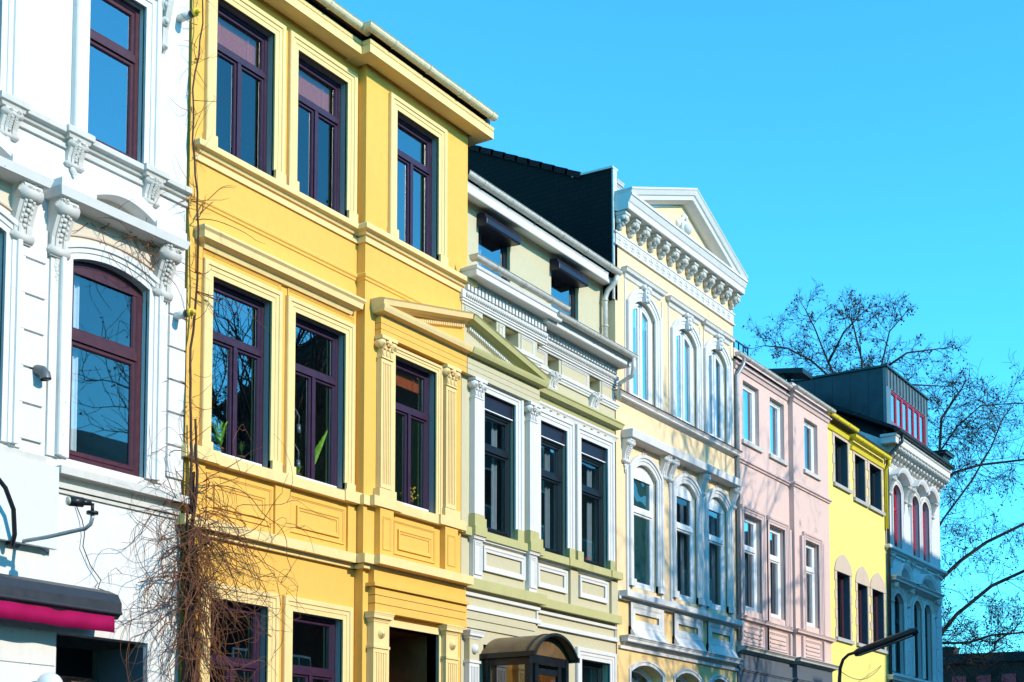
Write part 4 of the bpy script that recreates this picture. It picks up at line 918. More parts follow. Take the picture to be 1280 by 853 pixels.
# ================================================================== FAR WHITE HOUSE
def far_house():
    h = thing('corner_house', 'white stuccoed house with a zinc box dormer at the far end of the row', 'house', 42.5, 0, 0)
    S0, S1 = 39.9, 45.3
    U = [(40.55,41.3),(42.36,43.06),(43.38,44.08)]; Lw = [(40.42,41.36),(42.28,43.1),(43.33,44.12)]
    w = MB(); wall_sheet(w, S0, S1, 0, 12.1, 0, [(a,b,9.08,10.98,.2) for a,b in U]+[(a,b,5.46,7.8,.25) for a,b in Lw]+[(40.6,44.5,1,4.2)], .25)
    w.side([(0,12.1),(-5,14.6),(-10,12.1)], S0, S0+.2); w.side([(0,12.1),(-5,14.6),(-10,12.1)], S1-.2, S1)
    shell(w, S0, S1, 12.1, 10, 0, [5.2, 8.8], 1); w.build('wall', ['blue_render','interior'], h)
    window(h, 40.6, 44.5, 1, 4.2, -.2, 'black_frame', transom=3.2)
    r = MB(); r.side([(.46,12.28),(.42,12.4),(-5,15.1),(-10.4,12.4),(-10.4,12.28),(-5,14.92)], S0-.12, S1+.12); r.build('roof', 'slate_roof', h)
    c = MB(); c.mould(40.08, 44.75, 0, back([(0,11.9),(.38,11.93),(.40,11.95),(.40,12.1),(.44,12.13),(.44,12.2)])); c.mould(S0, S1, 0, P_string(.05,.1,11.42)); c.build('cornice', 'clean_white', h)
    q = MB(); x = S0+.08
    while x < S1-.1:
        q.side([(0,11.52),(.06,11.53),(.1,11.62),(.2,11.74),(.34,11.8),(.36,11.93),(0,11.93)], x, x+.16)
        for z, d in ((11.84,.36),(11.7,.24),(11.58,.12)): q.ball((x+.08, d, z), .075, 7, 5, (1,.7,.8))
        q.ball((x+.235, .05, 11.72), .07, 7, 5, (.8,.5,1.2)); x += .31
    q.build('bracket', 'white_trim', h)
    gutter(h, [(S0-.2, 45.1, .42, 12.27)], .08, 'dark_zinc')
    dp = MB(); dp.tube([(S0+.12,.5,12.2),(S0+.1,.48,12.0),(S0-.02,.1,11.6),(S0-.02,.08,11.3),(S0-.02,.06,4.0)], .05, 8); dp.build('downspout', 'dark_zinc', h)
    cb = MB(); cb.box(44.8, 45.5, -.7, .3, 12.3, 12.62); cb.mould(44.8, 45.5, .3, P_corn(.14,.16,12.62), db=-.7); cb.build('parapet_block', 'dark_zinc', h)
    # zinc box dormer
    d = MB(); d.box(40.8, 44.92, -4.2, -.3, 12.4, 14.5); d.box(40.74, 44.98, -4.25, -.14, 14.5, 14.56)
    for k in range(7): d.box(40.785, 40.8, -.75-k*.55-.012, -.75-k*.55+.012, 12.4, 14.5)
    dm = d.build('dormer', 'dark_zinc', h)
    z = MB(); z.box(40.8, 44.92, -.31, -.2, 13.92, 14.5); z.box(40.8, 41.22, -.31, -.2, 12.4, 13.92); z.box(44.66, 44.92, -.31, -.2, 12.4, 13.92); z.box(41.22, 44.66, -.31, -.2, 12.4, 12.95)
    for k in range(14): x = 40.86+k*.305; z.box(x, x+.018, -.21, -.17, 13.94, 14.49)
    z.build('dormer_front', 'zinc_front', dm)
    for k in range(6):
        x = 41.22+k*3.44/6; window(dm, x, x+3.44/6, 12.95, 13.92, -.20, 'red_frame', mull=None, fw=.05, sash=.03, gl='glass2')
    for i, (a, b2) in enumerate(U):
        window(h, a, b2, 9.1, 10.98, -.10, 'red_frame', transom=10.3, mull='below', rise=.2, fw=.065, gl='glass_dark'); surr(h, a, b2, 9.1, 10.98, 0, .14, .05, 'clean_white', rise=.2)
    m = MB()
    for a, b2 in ((40.3,41.55),(42.15,43.22),(43.22,44.3)):
        m.frame(arch(a, b2, 11.06, .26), [(-.02,-.01),(-.02,.24),(.05,.28),(.12,.3),(.12,-.01)])
    m.build('hood', 'clean_white', h)
    for x in (40.14, 41.55, 42.0, 44.3): console(h, x, x+.16, 10.55, 11.1, .24, 'white_trim', drop=.3)
    s = MB(); s.mould(S0, S1, 0, P_sill(.16,.16,8.9)); s.mould(S0, S1, 0, P_band(.05,.06,8.8)); s.build('string_course', 'clean_white', h)
    for x in (40.1, 41.5, 42.0, 43.15, 44.5): console(h, x, x+.18, 8.45, 8.85, .16, 'white_trim', drop=.1)
    m = MB(); cl = MB()
    for a, b2 in ((40.2,41.7),(42.1,44.4)):
        m.mould(a, b2, 0, P_corn(.3,.18,8.0)); m.frame(arch(a+.15, b2-.15, 8.18, .42), [(-.1,-.01),(-.1,.22),(0,.27),(.06,.28),(.06,-.01)])
    m.build('pediment', 'clean_white', h)
    for i, (a, b2) in enumerate(Lw):
        window(h, a, b2, 5.48, 7.8, -.10, 'black_frame', transom=7.0, mull='below', rise=.25, fw=.06, gl='glass_dark'); surr(h, a, b2, 5.48, 7.8, 0, .15, .06, 'clean_white', rise=.25)
    q = MB()
    for x in (40.0, 41.65, 44.6):
        for k in range(7): q.box(x, x+.3, -.01, .03, 5.5+k*.34+.01, 5.5+(k+1)*.34-.01)
    q.build('quoin', 'blue_render', h)
    for x in (40.12, 41.6, 44.35): console(h, x, x+.18, 7.45, 8.0, .24, 'white_trim')
    l = MB(); l.mould(S0, S1, 0, P_corn(.22,.2,5.14)); l.build('ledge', 'clean_white', h)
far_house()

# ================================================================== FITTINGS ON THE WHITE HOUSE
def white_fittings():
    t = thing('awning', 'closed awning in a dark grey case with a magenta valance over the white shop front', 'awning', 9.2, .2, 3.6)
    a = MB(); a.side([(.02,3.72),(.02,4.02),(.2,4.06),(.36,4.0),(.42,3.9),(.42,3.78),(.36,3.72)], 6.0, 11.24); a.side([(.41,3.76),(.435,3.77),(.435,3.80),(.41,3.81)], 6.0, 11.24); a.build('case', 'awning_case', t, .01)
    v = MB(); n = 90; ps = [(6.03+5.13*i/n, .385+.012*math.sin(i*.8)+.008*math.sin(i*.31)) for i in range(n+1)]
    v.loops([[V(x,d,3.74) for x,d in ps]+[V(x,d-.006,3.74) for x,d in ps[::-1]], [V(x,d+.012*math.sin(x*7),3.56) for x,d in ps]+[V(x,d-.006+.012*math.sin(x*7),3.56) for x,d in ps[::-1]]], smooth=True); v.build('valance', 'magenta', t)
    b = MB(); 
    for x in (6.6, 8.6, 10.6): b.box(x, x+.1, 0, .1, 3.8, 3.98)
    b.build('bracket', 'black', t)
    s = MB(); s.box(5.6, 10.56, .06, .13, 4.44, 5.36); s.cur = 1
    for x in (5.8, 8, 10.4): s.box(x, x+.05, 0, .06, 4.6, 5.2)
    tag(s.build('fascia_board', ['panel', 'black'], None, .006), 'blank pale shop board above the dark grey awning', 'signboard')
    # swan neck over the board
    k = MB(); k.tube([(9.95,.06,4.42),(9.95,.14,4.40),(9.93,.2,4.5),(9.86,.26,4.75),(9.72,.3,4.95),(9.5,.34,5.1),(9.3,.36,5.18)], .026, 10); k.tube([(9.3,.36,5.18),(9.22,.40,5.15),(9.16,.44,5.08)], [.03,.07,.1], 12)
    tag(k.build('sign_lamp', 'black'), 'curved black swan neck lamp in front of the blank board', 'lamp')
    t = thing('floodlight', 'grey bent pipe arm with a small black floodlight, above the awning', 'floodlight', 10.1, 0, 4.3)
    p = MB(); p.tube([(10.10,.0,4.46),(10.11,.5,4.47),(10.13,.95,4.50),(10.15,1.04,4.51),(10.16,1.11,4.55),(10.165,1.13,4.61),(10.165,1.13,4.66)], .022, 10); p.tube([(10.1,0,4.46),(10.1,.015,4.46)], .06, 14); p.build('arm', 'grey_metal', t)
    b = MB(); b.tube([(10.165,1.13,4.655),(10.165,1.13,4.685)], .062, 16); b.tube([(10.165,1.13,4.68),(10.165,1.13,4.77)], .018, 8); b.build('bracket', 'black', t)
    b = MB(); b.tube([(10.14,1.13,4.77),(10.02,1.09,4.765)], [.03,.035], 10); b.tube([(10.06,1.1,4.765),(9.92,1.06,4.76)], .052, 14); b.build('lamp_head', 'black', t)
    b = MB(); b.tube([(9.92,1.06,4.76),(9.90,1.055,4.759)], .045, 14); b.build('lens', 'lamp_glass', t)
    v = MB(); v.tube([(10.30,.0,6.40),(10.30,.06,6.40),(10.31,.11,6.385),(10.32,.145,6.345),(10.325,.155,6.29)], .062, 16, caps=False); v.cur = 1; v.tube([(10.325,.155,6.295),(10.325,.155,6.291)], .054, 16); v.cur = 0; v.tube([(10.3,.0,6.40),(10.3,.012,6.40)], .075, 16)
    tag(v.build('vent_pipe', ['vent_grey', 'black']), 'grey elbow vent pipe sticking out of the white wall between two windows', 'vent pipe')
    for z, lab in ((11.42, 'white flue pipe with yellow tip at the upper right of the white house'), (7.62, 'white flue pipe with yellow tip level with the middle window of the white house')):
        x = 12.36
        t = thing('flue_pipe', lab, 'flue pipe', x, 0, z, 'flue pipes on the white house')
        a = MB(); a.tube([(x,0,z),(x,.2,z+.0)], .05, 14); a.build('pipe', 'pvc', t)
        a = MB(); a.tube([(x,.2,z),(x,.27,z)], .046, 14); a.build('grille', 'black', t)
        for k in range(10): pass
        a = MB(); a.tube([(x,.265,z),(x,.30,z)], .05, 14); a.tube([(x,.30,z),(x,.35,z)], .026, 10); a.build('tip', 'yellow_plastic', t)
    t = thing('globe_lamp', 'opal globe lamp beside the dark doorway of the white house', 'lamp', 10.4, .2, 2.7)
    g = MB(); g.ball((10.42,.22,2.92), .145, 24, 16); g.build('globe', 'globe', t)
    g = MB(); g.tube([(10.42,.22,2.80),(10.42,.22,2.74)], .06, 14); g.tube([(10.42,.22,2.74),(10.42,.1,2.66),(10.42,.0,2.66)], .018, 8); g.build('bracket', 'black', t)
    c = MB(); c.tube([(10.32,.012,3.55),(10.325,.012,3.2),(10.32,.012,2.9)], .006, 6); c.ball((10.32,.02,2.88), .035, 10, 8); tag(c.build('door_cable', 'black'), 'thin cable with a black bell push left of the globe lamp', 'cable')
    for pts, lab in (([(9.0,.02,4.62),(9.6,.03,4.52),(10.0,.05,4.47),(10.15,.10,4.49),(10.5,.05,4.40)], 'thin black wire running past the foot of the floodlight arm'), ([(10.9,.02,5.0),(10.97,.04,4.85),(11.0,.05,4.7),(10.98,.05,4.55),(11.1,.04,4.35),(11.25,.05,4.2),(11.2,.06,4.1),(11.22,.2,4.05)], 'loose dangling wire dropping onto the awning case')):
        c = MB(); c.tube(pts, .006, 5); tag(c.build('wire', 'black'), lab, 'wire')
white_fittings()

# ================================================================== THINGS IN THE WINDOWS
def leafy(t, s, d, z, n, hgt, spread, mat, wid=.02):
    m = MB()
    for k in range(n):
        a = random.uniform(0, 6.28); L = hgt*random.uniform(.6, 1.1); sp = spread*random.uniform(.3, 1); pts = []
        for i in range(6):
            u = i/5; pts.append((s+math.cos(a)*sp*u**1.4, d+math.sin(a)*sp*.5*u**1.4, z+L*(u-.25*u*u*random.uniform(.6,1.4))))
        px, py = -math.sin(a), math.cos(a); W = [wid*q for q in (.5,.9,1,.85,.5,.05)]
        m.add([V(p[0]+px*w, p[1]+py*w, p[2]) for p, w in zip(pts, W)]+[V(p[0]-px*w, p[1]-py*w, p[2]) for p, w in zip(pts, W)], [(i,i+1,i+7,i+6) for i in range(5)], True)
    return m.build('leaves', mat, t)
def pot(t, s, d, z, r, hh, mat='terracotta'):
    m = MB(); m.tube([(s,d,z),(s,d,z+hh*.8),(s,d,z+hh*.8),(s,d,z+hh)], [r*.75,r*.95,r*1.08,r*1.08], 14); return m.build('pot', mat, t)
def window_things():
    t = thing('potted_plant', 'bright green strappy plant in a terracotta pot, left plum window of the middle storey', 'plant', 13.42, -.24, 6.12); pot(t, 13.42, -.24, 6.12, .06, .12); leafy(t, 13.42, -.24, 6.22, 42, .5, .24, 'leaf', .03)
    t = thing('potted_plant', 'small dim bushy plant in the left plum window of the middle storey', 'plant', 13.85, -.27, 6.12); pot(t, 13.85, -.27, 6.12, .06, .1); leafy(t, 13.85, -.27, 6.2, 18, .3, .14, 'leaf_dark')
    t = thing('potted_plant', 'leaning long leaved plant in the right of the two plum windows', 'plant', 15.2, -.24, 6.12); pot(t, 15.2, -.24, 6.12, .06, .1); m = MB()
    for k in range(7):
        L = .35+.07*k; q = .10+.05*k
        pts = [(15.2+q*u*.9, -.24+.04*u*(k-3)/3, 6.22+L*u) for u in (0,.3,.6,.85,1)]; W = [.008,.02,.022,.014,.001]
        m.add([V(p[0]-w, p[1], p[2]+w*.4) for p, w in zip(pts, W)]+[V(p[0]+w, p[1], p[2]-w*.4) for p, w in zip(pts, W)], [(i,i+1,i+6,i+5) for i in range(4)], True)
    m.build('leaves', 'leaf', t)
    t = thing('potted_plant', 'low plant with drooping leaf at the foot of the middle plum window', 'plant', 14.95, -.24, 6.12); pot(t, 14.95, -.24, 6.12, .05, .08); leafy(t, 14.95, -.24, 6.18, 7, .2, .16, 'leaf')
    c = MB()
    for z0, z1 in ((6.75, 7.1), (6.35, 6.6)):
        c.tube([(14.72,-.25,z0),(14.80,-.25,z1-.05),(14.9,-.25,z1),(14.98,-.25,z1-.08),(14.97,-.25,z1-.2)], .010, 8); c.tube([(14.97,-.25,z1-.2),(14.97,-.25,z1-.32)], [.03,.035], 10)
    tag(c.build('candle_holder', 'grey_metal'), 'twisted metal candle holder behind the middle plum window', 'candle holder')
    t = thing('potted_plant', 'yellow flowering pot plant in the window of the pedimented bay', 'plant', 17.33, -.1, 6.12); pot(t, 17.33, -.1, 6.12, .07, .12); leafy(t, 17.33, -.1, 6.22, 14, .18, .12, 'leaf_dark'); f = MB()
    for k in range(40): f.ball((17.33+random.gauss(0,.07), -.1+random.gauss(0,.04), 6.36+random.gauss(0,.06)), .02, 5, 4)
    f.build('flowers', 'flower', t)
    t = thing('potted_plant', 'green leafy pot plant beside the flowering one in the pedimented bay', 'plant', 16.88, -.1, 6.12); pot(t, 16.88, -.1, 6.12, .06, .1); leafy(t, 16.88, -.1, 6.2, 18, .28, .14, 'leaf')
    b = MB(); b.ball((22.98, -.2, 6.16), .06, 14, 10); tag(b.build('orange_ball', 'orange'), 'small orange ball on the sill of the right black window of the sage house', 'ornament')
window_things()

# ================================================================== DEAD CREEPER
def creeper():
    t = thing('climbing_vine', 'leafless brown creeper tangled up the joint between the white and yellow houses', 'creeper', 12.56, .1, 0)
    rnd = random.Random(11)
    m = MB()
    for k in range(8):     # stems up the joint
        pts = []; x = 12.56+rnd.uniform(-.10,.14); d = .06+rnd.uniform(0,.10); top = (12.4 if k < 1 else rnd.uniform(5.2,6.6))
        z = 0
        while z < top:
            pts.append((x+.05*math.sin(z*1.7+k)+rnd.uniform(-.02,.02), d+.03*math.sin(z*2.3+k*2), z)); z += .22; x += (12.58-x)*.03
        n = len(pts); m.tube(pts, [(.045 if k > 0 else .026)*(1-.7*i/n) for i in range(n)], 6)
    m.build('stem', 'twig_dark', t)
    m = MB()
    def strand(p, v, L, r, grav, wob, clampd=.03):
        pts = [p]; n = max(4, int(L/.09)); st = L/n; v = Vector(v).normalized(); q = Vector(p); w = Vector((rnd.gauss(0,1), rnd.gauss(0,1), rnd.gauss(0,1)))
        for i in range(n):
            w = w*.8+Vector((rnd.gauss(0,1), rnd.gauss(0,.7), rnd.gauss(0,1)))*.6
            v = (v+Vector((0,0,-grav))*st+w*wob*st).normalized(); q = q+v*st
            if q.y < clampd: q.y = clampd; v.y = abs(v.y)*.3
            if q.y > .75: v.y = -abs(v.y)*.4
            pts.append(tuple(q))
        m.tube(pts, [r*(1-.65*i/n) for i in range(n+1)], 4)
        return pts
    for k in range(150):    # the hanging tangle: shoots arch out and droop
        z = rnd.triangular(3.4, 5.7, 4.9); x = 12.6+rnd.gauss(0,.13); side = -1 if rnd.random() < .48 else 1
        pts = strand((x, rnd.uniform(.08,.3), z), (side*rnd.uniform(.4,1.6), rnd.uniform(-.1,.4), rnd.uniform(-.2,.9)), rnd.uniform(.9,3.0)*(1 if side > 0 else .92), rnd.uniform(.0035,.0075), rnd.uniform(1.4,3.2), 5.5)
        if rnd.random() < .6:
            p = pts[int(len(pts)*rnd.uniform(.3,.8))]; strand(p, (rnd.uniform(-1,1), rnd.uniform(0,.4), rnd.uniform(-1,.4)), rnd.uniform(.3,1.0), .0042, 2.0, 5)
    for k in range(115):    # dense column
        z = rnd.uniform(2.4, 5.3); strand((12.64+rnd.gauss(0,.11), rnd.uniform(.05,.28), z), (rnd.gauss(0,.25), rnd.uniform(-.1,.2), -1), rnd.uniform(.5,1.4), rnd.uniform(.005,.011), .8, 1.4)
    for k in range(60):     # along the joint higher up
        z = rnd.uniform(5.5, 12.0); strand((12.56+rnd.uniform(-.05,.06), rnd.uniform(.04,.12), z), (rnd.gauss(0,.6), rnd.uniform(0,.3), rnd.uniform(-1,1)), rnd.uniform(.15,.6), rnd.uniform(.003,.006), .2, 4)
    for k in range(26):     # under the hood of the white house
        x = rnd.uniform(10.75, 12.1); strand((x, rnd.uniform(.03,.15), 8.35+rnd.uniform(-.05,.03)), (rnd.uniform(-1,1), 0.1, rnd.uniform(-.6,.1)), rnd.uniform(.4,1.2), .0055, .5, 4)
    for p, v, L in (((12.6,.1,8.9),(1,.15,.5),1.2),((12.62,.12,8.0),(1,.1,.15),1.1),((12.62,.1,8.0),(1,.1,-.3),.9),((12.66,.12,9.0),(.5,.3,.9),.5),((12.9,.3,4.9),(1,0,.25),1.7),((13.2,.3,4.9),(1,.0,.6),1.8),((12.7,.2,5.6),(.7,.2,.8),.9),((12.4,.1,4.6),(-1,.1,-.25),1.5),((12.45,.1,5.3),(-1,.1,.1),1.2),((12.4,.12,4.1),(-1,.15,-.1),1.4)):
        for q in range(2): strand(p, (v[0], v[1], v[2]+rnd.uniform(-.15,.15)), L*rnd.uniform(.8,1.1), .007, .9, 1.6)
    tw = m.build('twigs', 'twig', t); tw['kind'] = 'stuff'
creeper()

# ================================================================== BARE TREES
class Tree:
    def __init__(s, name, label, base, seed, group=None):
        s.t = thing(name, label, 'tree', *base, group); s.rnd = random.Random(seed); s.tr = MB(); s.tw = MB(); s.sd = MB()
    def limb(s, pts, r0, r1, sides=8):
        n = len(pts); s.tr.tube(pts, [r0+(r1-r0)*i/(n-1) for i in range(n)], sides)
    def grow(s, p, v, L, r, lev, up=.06, seeds=.35, spread=.9, minr=.007):
        rnd = s.rnd; n = max(3, int(5 if lev else 4)); st = L/n; q = Vector(p); v = Vector(v).normalized(); pts = [tuple(q)]
        for i in range(n):
            v = (v+Vector((rnd.gauss(0,1), rnd.gauss(0,1), rnd.gauss(0,1)))*.17+Vector((0,0,up))).normalized(); q = q+v*st; pts.append(tuple(q))
            if lev > 0 and i >= 1 or (lev > 0 and i == 0 and rnd.random() < .5):
                for _ in range(1 if rnd.random() < .7 else 2):
                    ax = v.orthogonal().normalized(); ax.rotate(Matrix.Rotation(rnd.uniform(0, 6.28), 3, v)); nv = (v*rnd.uniform(.5,1.0)+ax*spread*rnd.uniform(.6,1.1)).normalized()
                    f = rnd.uniform(.45,.72)*(1-.25*i/n); s.grow(q, nv, L*f, max(minr*.7, r*.55*(1-.4*i/n)), lev-1, up, seeds, spread, minr)
        e = max(minr*.6, r*.45 if lev else r*.5)
        (s.tw if r < .06 else s.tr).tube(pts, [max(e, r+(e-r)*i/n) for i in range(n+1)], 3 if r < .03 else 5, smooth=r > .03)
        if lev <= 1 and rnd.random() < seeds:
            for _ in range(rnd.choice((1,1,2))):
                c = q+Vector((rnd.uniform(-.05,.05), rnd.uniform(-.05,.05), -rnd.uniform(.04,.16))); s.sd.ball(tuple(c), rnd.uniform(.026,.042)*s.ss, 5, 4)
    ss = 1.0
    def done(s):
        s.tr.build('trunk', 'bark', s.t); c = s.tw.build('crown', 'bark', s.t); c['kind'] = 'stuff'
        if s.sd.v: q = s.sd.build('seed_balls', 'seed', s.t); q['kind'] = 'stuff'
def trees():
    A = Tree('bare_tree', 'tall leafless tree with seed balls rising behind the zinc box dormer', (58.2,-6.7,0), 5, 'leafless street trees')
    A.limb([(58.2,-6.7,0),(58.2,-6.7,7),(57.9,-6.5,15),(57.7,-6.4,17.6)], .34, .17)
    LA = [[(57.7,-6.4,17.4),(57.6,-6.6,17.9),(56.9,-7.4,19.4),(56.7,-7.7,20.1),(56.3,-8.1,21.5),(56.0,-8.4,22.3)], [(56.7,-7.7,20.1),(57.0,-7.1,21.4),(57.4,-6.3,22.3)], [(57.6,-6.6,17.9),(57.2,-7.0,18.8),(56.3,-8.3,20.2),(55.7,-9.1,20.7),(55.2,-9.9,20.8)],
          [(57.7,-6.4,17.4),(57.8,-6.2,18.1),(57.9,-5.8,20.1),(58.0,-5.5,21.4),(58.2,-5.0,22.0)], [(57.9,-5.8,19.8),(58.4,-4.9,20.5),(59.2,-3.7,20.7)], [(57.7,-6.4,17.4),(57.6,-6.5,18.6),(57.4,-6.5,20.2),(57.1,-6.8,21.9),(57.0,-6.9,22.0)], [(57.8,-6.2,18.1),(58.4,-5.1,19.2),(59.3,-3.6,19.1)],
          [(57.7,-6.4,17.0),(58.6,-7.6,19.0),(59.0,-8.0,20.0)], [(57.7,-6.4,16.5),(56.0,-6.0,18.6),(54.6,-5.6,19.8)]]
    for l in LA:
        A.limb(l, .06, .022, 6)
        n = len(l)
        for i in range(1, n):
            a, b = Vector(l[i-1]), Vector(l[i])
            for k in range(5):
                p = a.lerp(b, (k+A.rnd.random())/5); v = (b-a).normalized(); ax = v.orthogonal().normalized(); ax.rotate(Matrix.Rotation(A.rnd.uniform(0,6.28), 3, v))
                A.grow(p, v*.6+ax, A.rnd.uniform(.5,1.15), .017, 2, .03, .16, .9, .0095)
        A.grow(l[-1], Vector(l[-1])-Vector(l[-2]), .6, .022, 2, .0, .3, .9, .0095)
    A.done()
    B = Tree('bare_tree', 'big leafless tree with heavy curved limbs reaching out past the end house', (55.6,-3.8,0), 9, 'leafless street trees'); B.ss = .85
    B.limb([(55.7,-3.9,0),(55.6,-3.8,6.5),(55.5,-3.7,8.4),(55.4,-3.7,10.0),(55.2,-3.5,13.1)], .42, .22)
    LB = [([(55.4,-3.7,9.4),(55.7,-3.0,10.4),(56.2,-2.3,11.2),(56.6,-1.4,11.9),(57.4,-.2,12.6),(58.2,1.2,13.2)], .085),([(55.5,-3.7,7.5),(55.9,-3.0,8.4),(56.2,-2.5,9.1),(56.8,-1.3,10.2),(57.5,-.2,10.8),(58.4,1.4,11.5)], .09),([(55.5,-3.7,8.0),(56.0,-3.0,8.0),(56.5,-2.2,8.0),(57.0,-1.4,8.3),(57.6,-.3,8.4),(58.6,1.3,8.7)], .055),([(55.6,-3.7,7.0),(56.3,-2.6,7.2),(56.9,-1.7,7.5),(57.0,-1.3,7.7),(57.1,-1.3,8.0),(57.3,-.9,8.3)], .055),
          ([(55.2,-3.5,13.1),(55.8,-2.4,14.6),(56.3,-1.5,14.9),(57.2,-.1,15.1),(58.0,1.3,15.6)], .06),([(55.2,-3.5,13.1),(55.4,-2.8,15.4),(55.4,-2.7,16.7),(55.6,-2.2,17.5),(55.7,-2.0,17.8)], .065),([(55.4,-2.8,15.4),(55.8,-2.2,16.4),(56.2,-1.4,17.2),(56.9,-.3,17.3)], .035),([(55.3,-3.6,11.2),(55.7,-2.8,12.8),(56.2,-1.8,14.3),(56.5,-1.1,15.6),(56.6,-.7,16.6)], .045)]
    for l, r in LB:
        B.limb(l, r, r*.6, 7); n = len(l)
        for i in range(1, n):
            a, b = Vector(l[i-1]), Vector(l[i])
            for k in range(5):
                p = a.lerp(b, (k+B.rnd.random())/5); v = (b-a).normalized(); ax = v.orthogonal().normalized(); ax.rotate(Matrix.Rotation(B.rnd.uniform(0,6.28), 3, v))
                B.grow(p, v*.5+ax, B.rnd.uniform(.8,1.8), .017, 2, .0, .24, 1.0, .0095)
        B.grow(l[-1], Vector(l[-1])-Vector(l[-2]), .8, .03, 2, -.02, .25, .9, .0095)
    B.done()
    # street trees on the far pavement, outside the frame: they are mirrored in the panes and throw the branch shadows
    for i, (s, d, H, sd) in enumerate(((29.1,13.0,20,21),(38.5,15.4,12,33))):
        C = Tree('bare_tree', ('leafless tree across the street opposite the cream house', 'leafless tree across the street opposite the lemon house', 'leafless tree across the street opposite the sage house')[i], (s,d,0), sd, 'leafless street trees')
        C.limb([(s,d,0),(s+.1,d,2.5),(s,d+.1,5.0)], .24, .17)
        C.limb([(s,d+.1,4.9),(s-.1,d,8),(s,d,11)], .17, .11)
        for k in range(11):
            a = k*.9+sd; up = C.rnd.uniform(.9,1.9)
            C.grow((s,d+.05,4.6+.018*H*k*1.6), (math.cos(a)*.5, math.sin(a)*.5, up), (H*.33 if k < 8 else H*.28)*C.rnd.uniform(.7,1.0), .11, 3, .10, .25, .8, .012)
        C.done()
trees()

# ================================================================== STREET LAMP
def street_lamp():
    t = thing('street_lamp', 'dark street lamp with a long head in front of the lemon house', 'street lamp', 30, 2.05, 0)
    p = MB(); p.tube([(30,2.08,0),(30,2.08,1.0),(30,2.09,4.35),(30,2.11,4.62),(30,2.18,4.80),(30,2.30,4.90),(30,2.5,4.95)], [.07,.055,.04,.037,.034,.033,.033], 12); p.build('pole', 'black', t)
    h = MB(); n = 10
    for k, (d0, z0) in enumerate(((2.42,4.86),)):
        lo = []
        for u, w, q in ((0,.06,.06),(.06,.11,.085),(.5,.12,.09),(.93,.11,.085),(1,.06,.05)):
            d, z = 2.44+1.38*u, 4.91+.42*u
            lo.append([V(30+w*math.cos(a), d-.3*q*math.sin(a), z+q*math.sin(a)) for a in [2*math.pi*j/n for j in range(n)]])
        h.loops(lo, smooth=True)
    h.build('lamp_head', 'black', t)
    g = MB(); g.poly([(29.94,0),(30.06,0),(30.06,.012),(29.94,.012)], 0, 1); 
    g = MB(); g.loops([[V(x, d, z) for x, q in ((29.93,0),(30.07,0))]+[V(x, d, z-.03) for x, q in ((30.07,0),(29.93,0))] for d, z in ((2.55,4.895),(3.72,5.25))]); g.build('diffuser', 'grey_metal', t)
    c = MB(); pts = []
    for k in range(13): u = k/12; pts.append((30+9.2*u, 2.1*(1-u)+.02, 4.55+1.0*u-1.1*u*(1-u)))
    c.tube(pts, .008, 5); tag(c.build('overhead_wire', 'black'), 'thin sagging wire from the street lamp to the lemon house', 'wire')
street_lamp()

# ================================================================== FAR BUILDING, OPPOSITE SIDE, GROUND
def far_brick():
    t = thing('brick_building', 'low dark brick building at the street end under the bare limbs', 'building', 84, -6, 0)
    w = MB(); w.box(84, 96, -30, 6, 0, 10.0); w.box(84.4, 85.6, -11.6, -10.4, 10.0, 11.0); w.build('wall', 'brick', t)
    r = MB(); r.side([(6.3,9.9),(6.3,10.25),(-12,10.5),(-30.3,10.25),(-30.3,9.9)], 83.7, 96.3); r.build('roof', 'slate_roof', t)
    for k, d in enumerate((-10, -8.6, -7.2, -5, -3)):
        f = MB(); f.frame([(0,0),(0,1)], [(0,0),(0,.1)]) if 0 else None
        f.box(83.95, 84.02, d-.4, d+.4, 7.0, 9.2); o = f.build('window', 'red_frame' if k < 3 else 'glass_dim', t)
far_brick()
def opposite():
    y0 = 17.0
    spec = [(2,9.5,9,12.5,'cream_low',''),(9.5,16.5,9.3,12.8,'render_back',''),(16.5,22.5,9.2,13.2,'brick',''),(22.5,28.6,9.0,12.6,'render_back',''),(28.6,35.8,10.7,13.2,'brick','c'),(41.4,50,17.6,19.6,'brick','t'),(50,110,15,18.5,'brick','')]
    labs = ['cream rendered house across the street, nearest the camera','grey rendered house across the street','brown brick house across the street facing the yellow one','grey rendered house across the street facing the sage one','taller brick house with a chimney across the street','tallest brick house across the street, facing the end house','long brick house across the street at its far end']
    for (a, b, e, r, m, kd), lab in zip(spec, labs):
        t = thing('town_house', lab, 'house', (a+b)/2, y0+5, 0)
        w = MB(); w.side([(y0,0),(y0,e),(y0+5,r-.1),(y0+10,e),(y0+10,0)], a, b); w.build('wall', m, t)
        q = MB(); q.side([(y0-.3,e-.1),(y0+5,r),(y0+10.3,e-.1),(y0+10.3,e+.05),(y0+5,r+.15),(y0-.3,e+.05)], a+.05, b-.05); q.build('roof', 'red_tile', t)
        n = int((b-a)/2)
        for z in [1.2+3.3*k for k in range(int((e-1)/3.3))]:
            for k in range(n):
                x = a+(b-a)*(k+.5)/n; f = MB(); f.box(x-.55, x+.55, y0-.04, y0+.02, z, z+1.9); f.cur = 1; f.box(x-.48, x-.03, y0-.06, y0-.03, z+.07, z+1.83); f.box(x+.03, x+.48, y0-.06, y0-.03, z+.07, z+1.83); f.build('window', ['white_frame','black_frame'], t)
        c = MB(); x = b-.9 if kd else a+1; c.box(x, x+.65, y0+(2 if kd else 6), y0+(2.8 if kd else 6.8), e, r+(.5 if not kd else .8)); c.build('chimney', 'brick', t)
opposite()
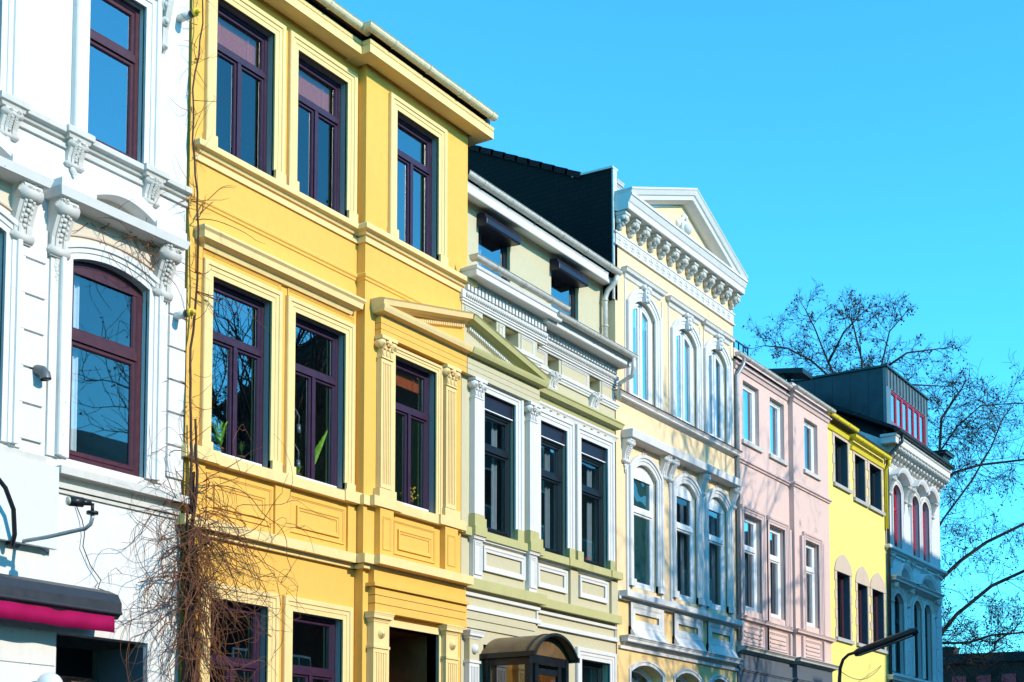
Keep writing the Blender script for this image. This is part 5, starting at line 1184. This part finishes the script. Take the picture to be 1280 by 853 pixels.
def ground():
    g = MB(); g.box(-120, 400, -200, 200, -.6, -.14); tag(g.build('ground', 'earth'), None, None, kind='structure')
    g = MB(); g.box(-60, 200, 3.4, 13.2, -.3, -.12); tag(g.build('road', 'asphalt'), None, None, kind='structure')
    for nm, d0, d1 in (('pavement', -.3, 3.2), ('far_pavement', 13.4, 17.2)):
        g = MB(); g.box(-60, 83, d0, d1, -.2, 0.0); tag(g.build('pavement', 'paving'), None, None, kind='structure')
    for d in (3.2, 13.2):
        g = MB(); g.box(-60, 83, d+.004, d+.2, -.2, .004); tag(g.build('kerb', 'kerb'), None, None, kind='structure')
ground()

# ================================================================== LIGHT, SKY, CAMERA
SUN = Vector((.07, -1.0, .49)).normalized()
sl = bpy.data.lights.new('sun', 'SUN'); sl.energy = 2.35; sl.angle = R(.53); sl.color = (1, .89, .73)
so = bpy.data.objects.new('sun', sl); so.rotation_euler = SUN.to_track_quat('Z', 'Y').to_euler(); so.location = (20, -40, 40); COL.objects.link(so)
W = bpy.data.worlds.new('World'); scene.world = W; W.use_nodes = True
N = W.node_tree.nodes; L = W.node_tree.links; N.clear()
o = N.new('ShaderNodeOutputWorld'); bg = N.new('ShaderNodeBackground'); sk = N.new('ShaderNodeTexSky'); sk.sky_type = 'NISHITA'; sk.sun_disc = False
sk.sun_elevation = math.asin(SUN.z); sk.sun_rotation = math.atan2(SUN.x, SUN.y); sk.altitude = 0; sk.air_density = 1.0; sk.dust_density = .05; sk.ozone_density = 3.5
mx = N.new('ShaderNodeMixRGB'); mx.blend_type = 'MULTIPLY'; mx.inputs[0].default_value = 1; mx.inputs[2].default_value = (.30, 1.20, 1.36, 1)
bg.inputs[1].default_value = .15
L.new(sk.outputs[0], mx.inputs[1]); L.new(mx.outputs[0], bg.inputs[0]); L.new(bg.outputs[0], o.inputs[0])

cam = bpy.data.cameras.new('camera'); co = bpy.data.objects.new('camera', cam); COL.objects.link(co)
cam.sensor_width = 36; cam.lens = 36*1800/1280; cam.shift_y = (878.78-426.5)/1280; cam.clip_end = 1500; cam.clip_start = .1
TH, PI_ = math.atan(1150*math.cos(math.atan(.0729))/1800), math.atan(.0729)
co.location = (0, -12.8, 1.6); co.rotation_euler = (math.pi/2+PI_, 0, TH-math.pi/2)
scene.camera = co
scene.render.engine = 'CYCLES'
scene.cycles.max_bounces = 8; scene.cycles.transparent_max_bounces = 12; scene.cycles.caustics_reflective = False; scene.cycles.caustics_refractive = False
vs = scene.view_settings; vs.view_transform = 'Standard'; vs.look = 'None'; vs.exposure = 1.05; vs.gamma = 1; vs.use_curve_mapping = False
scene.render.resolution_x = 1024; scene.render.resolution_y = 682
